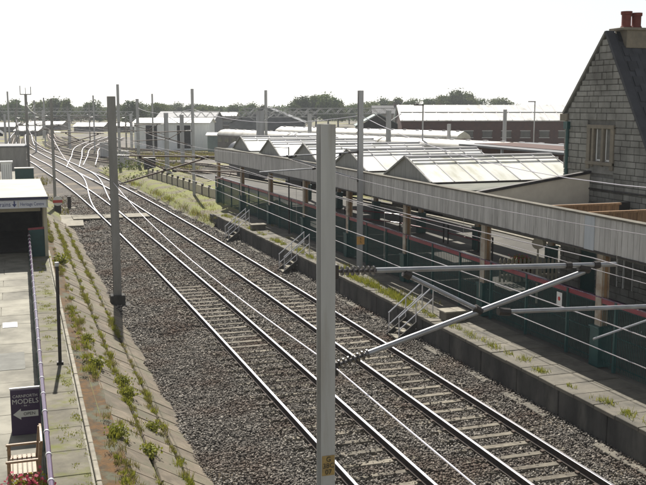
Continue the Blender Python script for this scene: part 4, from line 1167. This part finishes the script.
for i, lab in enumerate(('maroon coach in the back row left of the brick shed', 'maroon coach in the back row before the brick shed wall')):
    a, b = qA.lerp(qB, i/3), qA.lerp(qB, (i+1)/3)
    coach(lab, (a.x, a.y, 0), (b.x, b.y, 0), 'coach_side', 4.0)
sid = [Vector(p) for p in catmull([(29.3, 36), (29.2, 45), (27, 64), (22.6, 99)], .5)]
def along(d):
    for i in range(len(sid)-1):
        l = (sid[i+1]-sid[i]).length
        if d <= l: return sid[i].lerp(sid[i+1], d/l)
        d -= l
    return sid[-1]
for i, lab in enumerate(('dark coach added as backdrop beyond the canopy, nearest the stone building', 'dark coach added as backdrop beyond the middle of the canopy', 'dark coach added as backdrop beyond the far end of the canopy')):
    a, b = along(2 + i*19.5), along(21 + i*19.5)
    coach(lab, (a.x, a.y, 0), (b.x, b.y, 0), 'coach_dark', 3.8, 'coach_dark')  # made-up coaches, added to darken the background under the canopy
# yard lamps and posts
for lab, x, y, h, lamp in (('tall thin lamp post left of the brick shed', 43.2, 94, 7.5, 1), ('short grey post in front of the parked coaches', 46.4, 94, 5.4, 0), ('thin post in front of the brick shed wall', 52.8, 93, 7.0, 0), ('lamp post at the corner of the stone gable, beyond the shed', 73, 120, 8.0, 1)):
    t = thing('yard_lamp', lab, 'lamp post', (x, y, -.4), 0, 'yard posts')
    MB().tube([(x, y, -.4), (x, y, h)], .09 if lamp else .22, 8).build('post', 'galv', t)
    if lamp: MB().box((x-.5, y, h), (1.1, .25, .14)).build('lamp_head', 'dark_metal', t)

# ------------------------------------------------------------------ trees
def crown_mesh(seed, h, w, n, leaf, m, olive=False):
    rg = np.random.default_rng(seed)
    lob = []
    for i in range(13):
        a = rg.uniform(0, 2*np.pi); r = w*.5*rg.uniform(.1, .78); zc = h*(.30 + .58*rg.uniform())
        r *= 1 - .5*max(0, (zc/h - .55))/.45
        lob.append((r*np.cos(a), r*np.sin(a), zc, w*rg.uniform(.13, .25)))
    C, S = [], []
    for (x, y, z, r) in lob:
        k = n//13
        d = rg.normal(size=(k, 3)); d /= np.linalg.norm(d, axis=1)[:, None]
        rad = r * rg.uniform(.25, 1.0, k)**.5 * (1 + .25*rg.normal(size=k))
        p = np.stack([x + d[:, 0]*rad, y + d[:, 1]*rad, z + d[:, 2]*rad*.85], 1)
        C.append(p); S.append(np.full(k, rg.uniform(0, .6)) + rg.uniform(0, .4, k))
    C = np.concatenate(C); S = np.concatenate(S)
    P, F = leaf_arrays(rg, C, leaf, .3)
    return soup(None, P, F, m, np.repeat(S, 4)) if False else (P, F, np.repeat(S, 4))
TV = []
for i in range(5):
    P, F, S = crown_mesh(100+i, 1.0, .95 if i != 3 else .7, 4200, .046, 'leaf')
    tmp = soup('crown', P, F, 'leaf' if i % 2 == 0 else 'leaf_pale', S)
    me = tmp.data; bpy.data.objects.remove(tmp)
    tk = MB().tube([(0, 0, 0), (.01, 0, .25), (0, .01, .5)], .03, 7, r2=.015)
    for k in range(5):
        a = k*1.3 + i; tk.tube([(0, 0, .22+.05*k), (.15*math.cos(a), .15*math.sin(a), .42+.06*k)], .012, 5, r2=.005)
    TV.append((me, tk.mesh('trunk', 'bark')))
def tree(label, x, y, h, w, v, z0=-.5):
    t = thing('broadleaf_tree', label, 'tree', (x, y, z0), 0, 'trees along the horizon')
    a = rnd.uniform(0, 6.28)
    obj('crown', TV[v % 5][0], t, (0, 0, 0), (0, 0, a), (w, w, h))
    obj('trunk', TV[v % 5][1], t, (0, 0, 0), (0, 0, a), (h, h, h))
def at_px(pxx, D):  # bearing of a column of the picture -> ground position at distance D
    an = math.atan((pxx-323)/929.0) + R(18.6)
    return D*math.sin(an), D*math.cos(an)
tl = []
for k in range(30):   # left tree line
    tl.append((-6 + k*8.2 + rnd.uniform(-3, 3), rnd.uniform(385, 450), rnd.uniform(7.0, 9.5), 'left'))
big = [(292, 340, 9.5), (304, 345, 11.5), (316, 350, 12.0), (328, 345, 12.2), (338, 350, 10.6), (370, 380, 9.8), (385, 390, 11.0), (398, 385, 11.6), (412, 390, 11.2), (425, 395, 11.0), (440, 395, 12.4), (455, 390, 14.2), (466, 395, 13.8), (478, 400, 11.2), (499, 400, 11.4), (250, 390, 9.0), (265, 395, 8.6), (158, 330, 9.0), (133, 320, 9.6), (349, 400, 9), (360, 410, 9.2), (490, 415, 9.0), (515, 420, 8.4), (530, 430, 8.2), (548, 430, 8.2), (20, 380, 10.5), (70, 360, 11), (60, 370, 10.8), (46, 380, 10), (92, 370, 10.2)]
ORD = ['first', 'second', 'third', 'fourth', 'fifth', 'sixth', 'seventh', 'eighth', 'ninth', 'tenth', 'eleventh', 'twelfth', 'thirteenth', 'fourteenth', 'fifteenth', 'sixteenth', 'seventeenth', 'eighteenth', 'nineteenth', 'twentieth']
cnt = {}
def place_tree(pxx, D, h, where, wf, i):
    cnt[where] = cnt.get(where, 0) + 1
    x, y = at_px(pxx, D)
    tree('%s tree from left %s' % (ORD[cnt[where]-1], where), x, y, h, h*wf, i)
i = 0
for pxx, D, h, side in sorted(tl):
    place_tree(pxx, D, h, 'in low tree line left of broad mast' if pxx < 105 else 'in low tree line between broad mast and gantry', rnd.uniform(1.0, 1.35), i); i += 1
for pxx, D, h in sorted(big):
    where = 'in the rounded clump above the lattice gantry' if 285 < pxx < 342 else 'in the taller wood left of the brick shed' if 365 <= pxx < 510 and h > 10 else 'low on the skyline around the brick shed' if pxx > 345 else 'among those standing taller in the left tree line'
    place_tree(pxx, D, h, where, rnd.uniform(.95, 1.25), i); i += 1
wood = []
for k in range(70):
    pxx = -30 + k*10.2; D = rnd.uniform(470, 520)
    x, y = at_px(pxx, D); hh = rnd.uniform(6.0, 8.2)
    n = 420
    C = np.stack([RG.normal(x, 5.0, n), RG.normal(y, 4, n), -.5 + hh*np.clip(RG.beta(2, 1.6, n), 0, 1)], 1)
    wood.append(C)
C = np.concatenate(wood); P, F = leaf_arrays(RG, C, 1.1, .3)
stuff(soup('distant_wood', P, F, 'leaf', np.repeat(RG.uniform(0, .9, len(C)), 4)), 'far-off wood closing the horizon behind the yard', 'wood')

# ------------------------------------------------------------------ weeds
def tuft_patch(name, spots, matname, hgt, n, wdt, spread, label):
    C = []; hh = []
    for (x, y, z, s) in spots:
        k = max(4, int(n*s))
        C.append(np.stack([RG.normal(x, spread*s, k), RG.normal(y, spread*1.6*s, k), np.full(k, z)], 1)); hh.append(np.full(k, hgt*s))
    C = np.concatenate(C); P, F = blades(RG, C, np.concatenate(hh), wdt)
    return stuff(soup(name, P, F, matname, np.repeat(RG.uniform(0, 1, len(C)), 4)), label, 'weeds')
def bank_z(x): return z0b + (z1b-z0b)*(x-x0b)/(x1b-x0b)
sp1, sp2 = [], []
for k in range(1250):
    y = RG.uniform(13, 58); line = RG.choice([1.78, 2.4, 3.05], p=[.35, .35, .30])
    den = math.sin(y*.55 + line*3) + math.sin(y*.23+line)
    if den < -.2 and RG.uniform() < .8: continue
    x = line + RG.normal(0, .06 if line > 1.8 else .12)
    (sp1 if RG.uniform() < .45 else sp2).append((x, y, bank_z(x) + .01, RG.uniform(.3, .95)))
tuft_patch('bank_weeds', sp1, 'weed', .16, 48, .02, .06, 'green weeds growing in the joints of the left slab bank')
tuft_patch('bank_dry_grass', sp2, 'dry', .16, 40, .014, .055, 'dry grass growing in the joints of the left slab bank')
sp = [(RG.uniform(.75, 1.2), y, ZL+.03, RG.uniform(.25, .6)) for y in RG.uniform(14, 40, 90)]
tuft_patch('path_moss', sp, 'weed', .06, 60, .02, .12, 'low green growth along the coping of the left path')
sp = [(px(12.62 + abs(RG.normal(0, .12)), y), y, ZP+.03, RG.uniform(.5, 1.2)) for y in RG.uniform(14, 56, 95)]
sp += [(px(12.7 + abs(RG.normal(0, .15)), y), y, ZP+.03, RG.uniform(.7, 1.4)) for y in RG.uniform(28.5, 36, 46)]
tuft_patch('platform_weeds', sp, 'weed', .15, 44, .02, .09, 'yellow-green weeds along the edge of the right platform')
sp = [(px(13.2 + RG.normal(0, .4), y), y, ZP+.03, RG.uniform(.5, 1.1)) for y in RG.uniform(28, 56, 45)]
tuft_patch('platform_dry_grass', sp, 'dry', .14, 30, .015, .09, 'dry grass tufts between the slabs of the right platform')
sp, sq = [], []
for k in range(420):
    x, y = RG.uniform(12.3, 17), RG.uniform(57, 108)
    (sp if RG.uniform() < .4 else sq).append((x + cv(y), y, .15 + .1*(x-12) - (0 if y < 84 else min(.4, (y-84)*.02)), RG.uniform(.6, 1.5)))
tuft_patch('verge_weeds', sp, 'weed', .24, 56, .045, .28, 'green weeds on the verge beyond the right platform')
tuft_patch('verge_dry_grass', sq, 'dry', .24, 50, .04, .28, 'dry yellow grass on the verge beyond the right platform')
sq = [(RG.uniform(19, 31), RG.uniform(136, 152), -.45, RG.uniform(.5, 1.3)) for k in range(170)] + [(RG.uniform(15, 22), RG.uniform(108, 124), -.45, RG.uniform(.5, 1.2)) for k in range(90)] + [(RG.uniform(-3, 3.2), RG.uniform(60, 100), -.3, RG.uniform(.4, 1.1)) for k in range(150)]
tuft_patch('yard_grass', sq, 'dry', .5, 40, .09, .5, 'dry yellow grass over the waste ground in the yard')
def leafy_plant(label, x, y, z, s, n=330):
    t = thing('leafy_weed', label, 'plant', (x, y, z))
    C = np.stack([RG.normal(0, .075*s, n), RG.normal(0, .085*s, n), np.abs(RG.normal(.05, .06, n))*s], 1)
    P, F = leaf_arrays(RG, C, .042*s, .8); soup('leaves', P, F, 'weed', np.repeat(RG.uniform(.1, .7, n), 4), t)
    st_ = MB()
    for k in range(4):
        a = k*1.6; st_.tube([(0, 0, 0), (.08*s*math.cos(a), .08*s*math.sin(a), .15*s)], .006, 5)
    st_.build('stem', 'weed', t, org=(0, 0, 0))
for lab, x, y, s in (('bright green leafy weed on the brown moss strip above the slabs', 1.9, 24.1, 1.5), ('bright leafy weed in the middle row of slabs, lower of two', 2.47, 22.3, 1.5), ('leafy weed in the middle row of slabs, upper of two', 2.48, 23.4, 1.3), ('large leafy weed low on the bank near the bottom edge', 2.45, 18.3, 1.3), ('leafy weed by the coping near the bottom edge of the picture', 1.85, 18.6, 1.4), ('leafy weed near the displaced slab low on the bank', 2.75, 20.2, 1.2), ('small leafy weed high on the bank opposite the dark pole', 1.9, 27.0, 1.1), ('leafy weed below the shelter corner', 1.9, 41.0, 2.2)):
    leafy_plant(lab, x, y, bank_z(x) + .02, s)
for lab, x, y, s in (('yellow-green bush at the foot of the mast left of the white shed', 13.6, 107, 9), ('low bush by the verge mast', 14.3, 74, 4), ('scrubby bush at the start of the pale panel fence', 13.0, 92, 6)):
    t = thing('bush', lab, 'bush', (x, y, -.2))
    n = 700
    C = np.stack([RG.normal(0, .17*s, n), RG.normal(0, .17*s, n), np.abs(RG.normal(.06, .07, n))*s], 1)
    P, F = leaf_arrays(RG, C, .22, .5); soup('foliage', P, F, 'leaf_pale', np.repeat(RG.uniform(.2, 1, n), 4), t)
    MB().tube([(0, 0, 0), (.05, 0, .1*s)], .04, 6).build('stem', 'bark', t, org=(0, 0, 0))

# ------------------------------------------------------------------ the air
hz = MB().box((150, 260, 8.5), (900, 620, 20)).mesh('haze', 'galv')
hz.materials.clear()
hm = bpy.data.materials.new('haze'); hm.use_nodes = True
hn = hm.node_tree; hn.nodes.clear()
pv_ = hn.nodes.new('ShaderNodeVolumePrincipled'); pv_.inputs['Color'].default_value = (.86, .9, .95, 1); pv_.inputs['Density'].default_value = .00038; pv_.inputs['Anisotropy'].default_value = 0
hn.links.new(pv_.outputs[0], hn.nodes.new('ShaderNodeOutputMaterial').inputs['Volume'])
hz.materials.append(hm)
stuff(obj('haze', hz), 'thin pale haze over the yard', 'haze')
scene.cycles.volume_bounces = 0
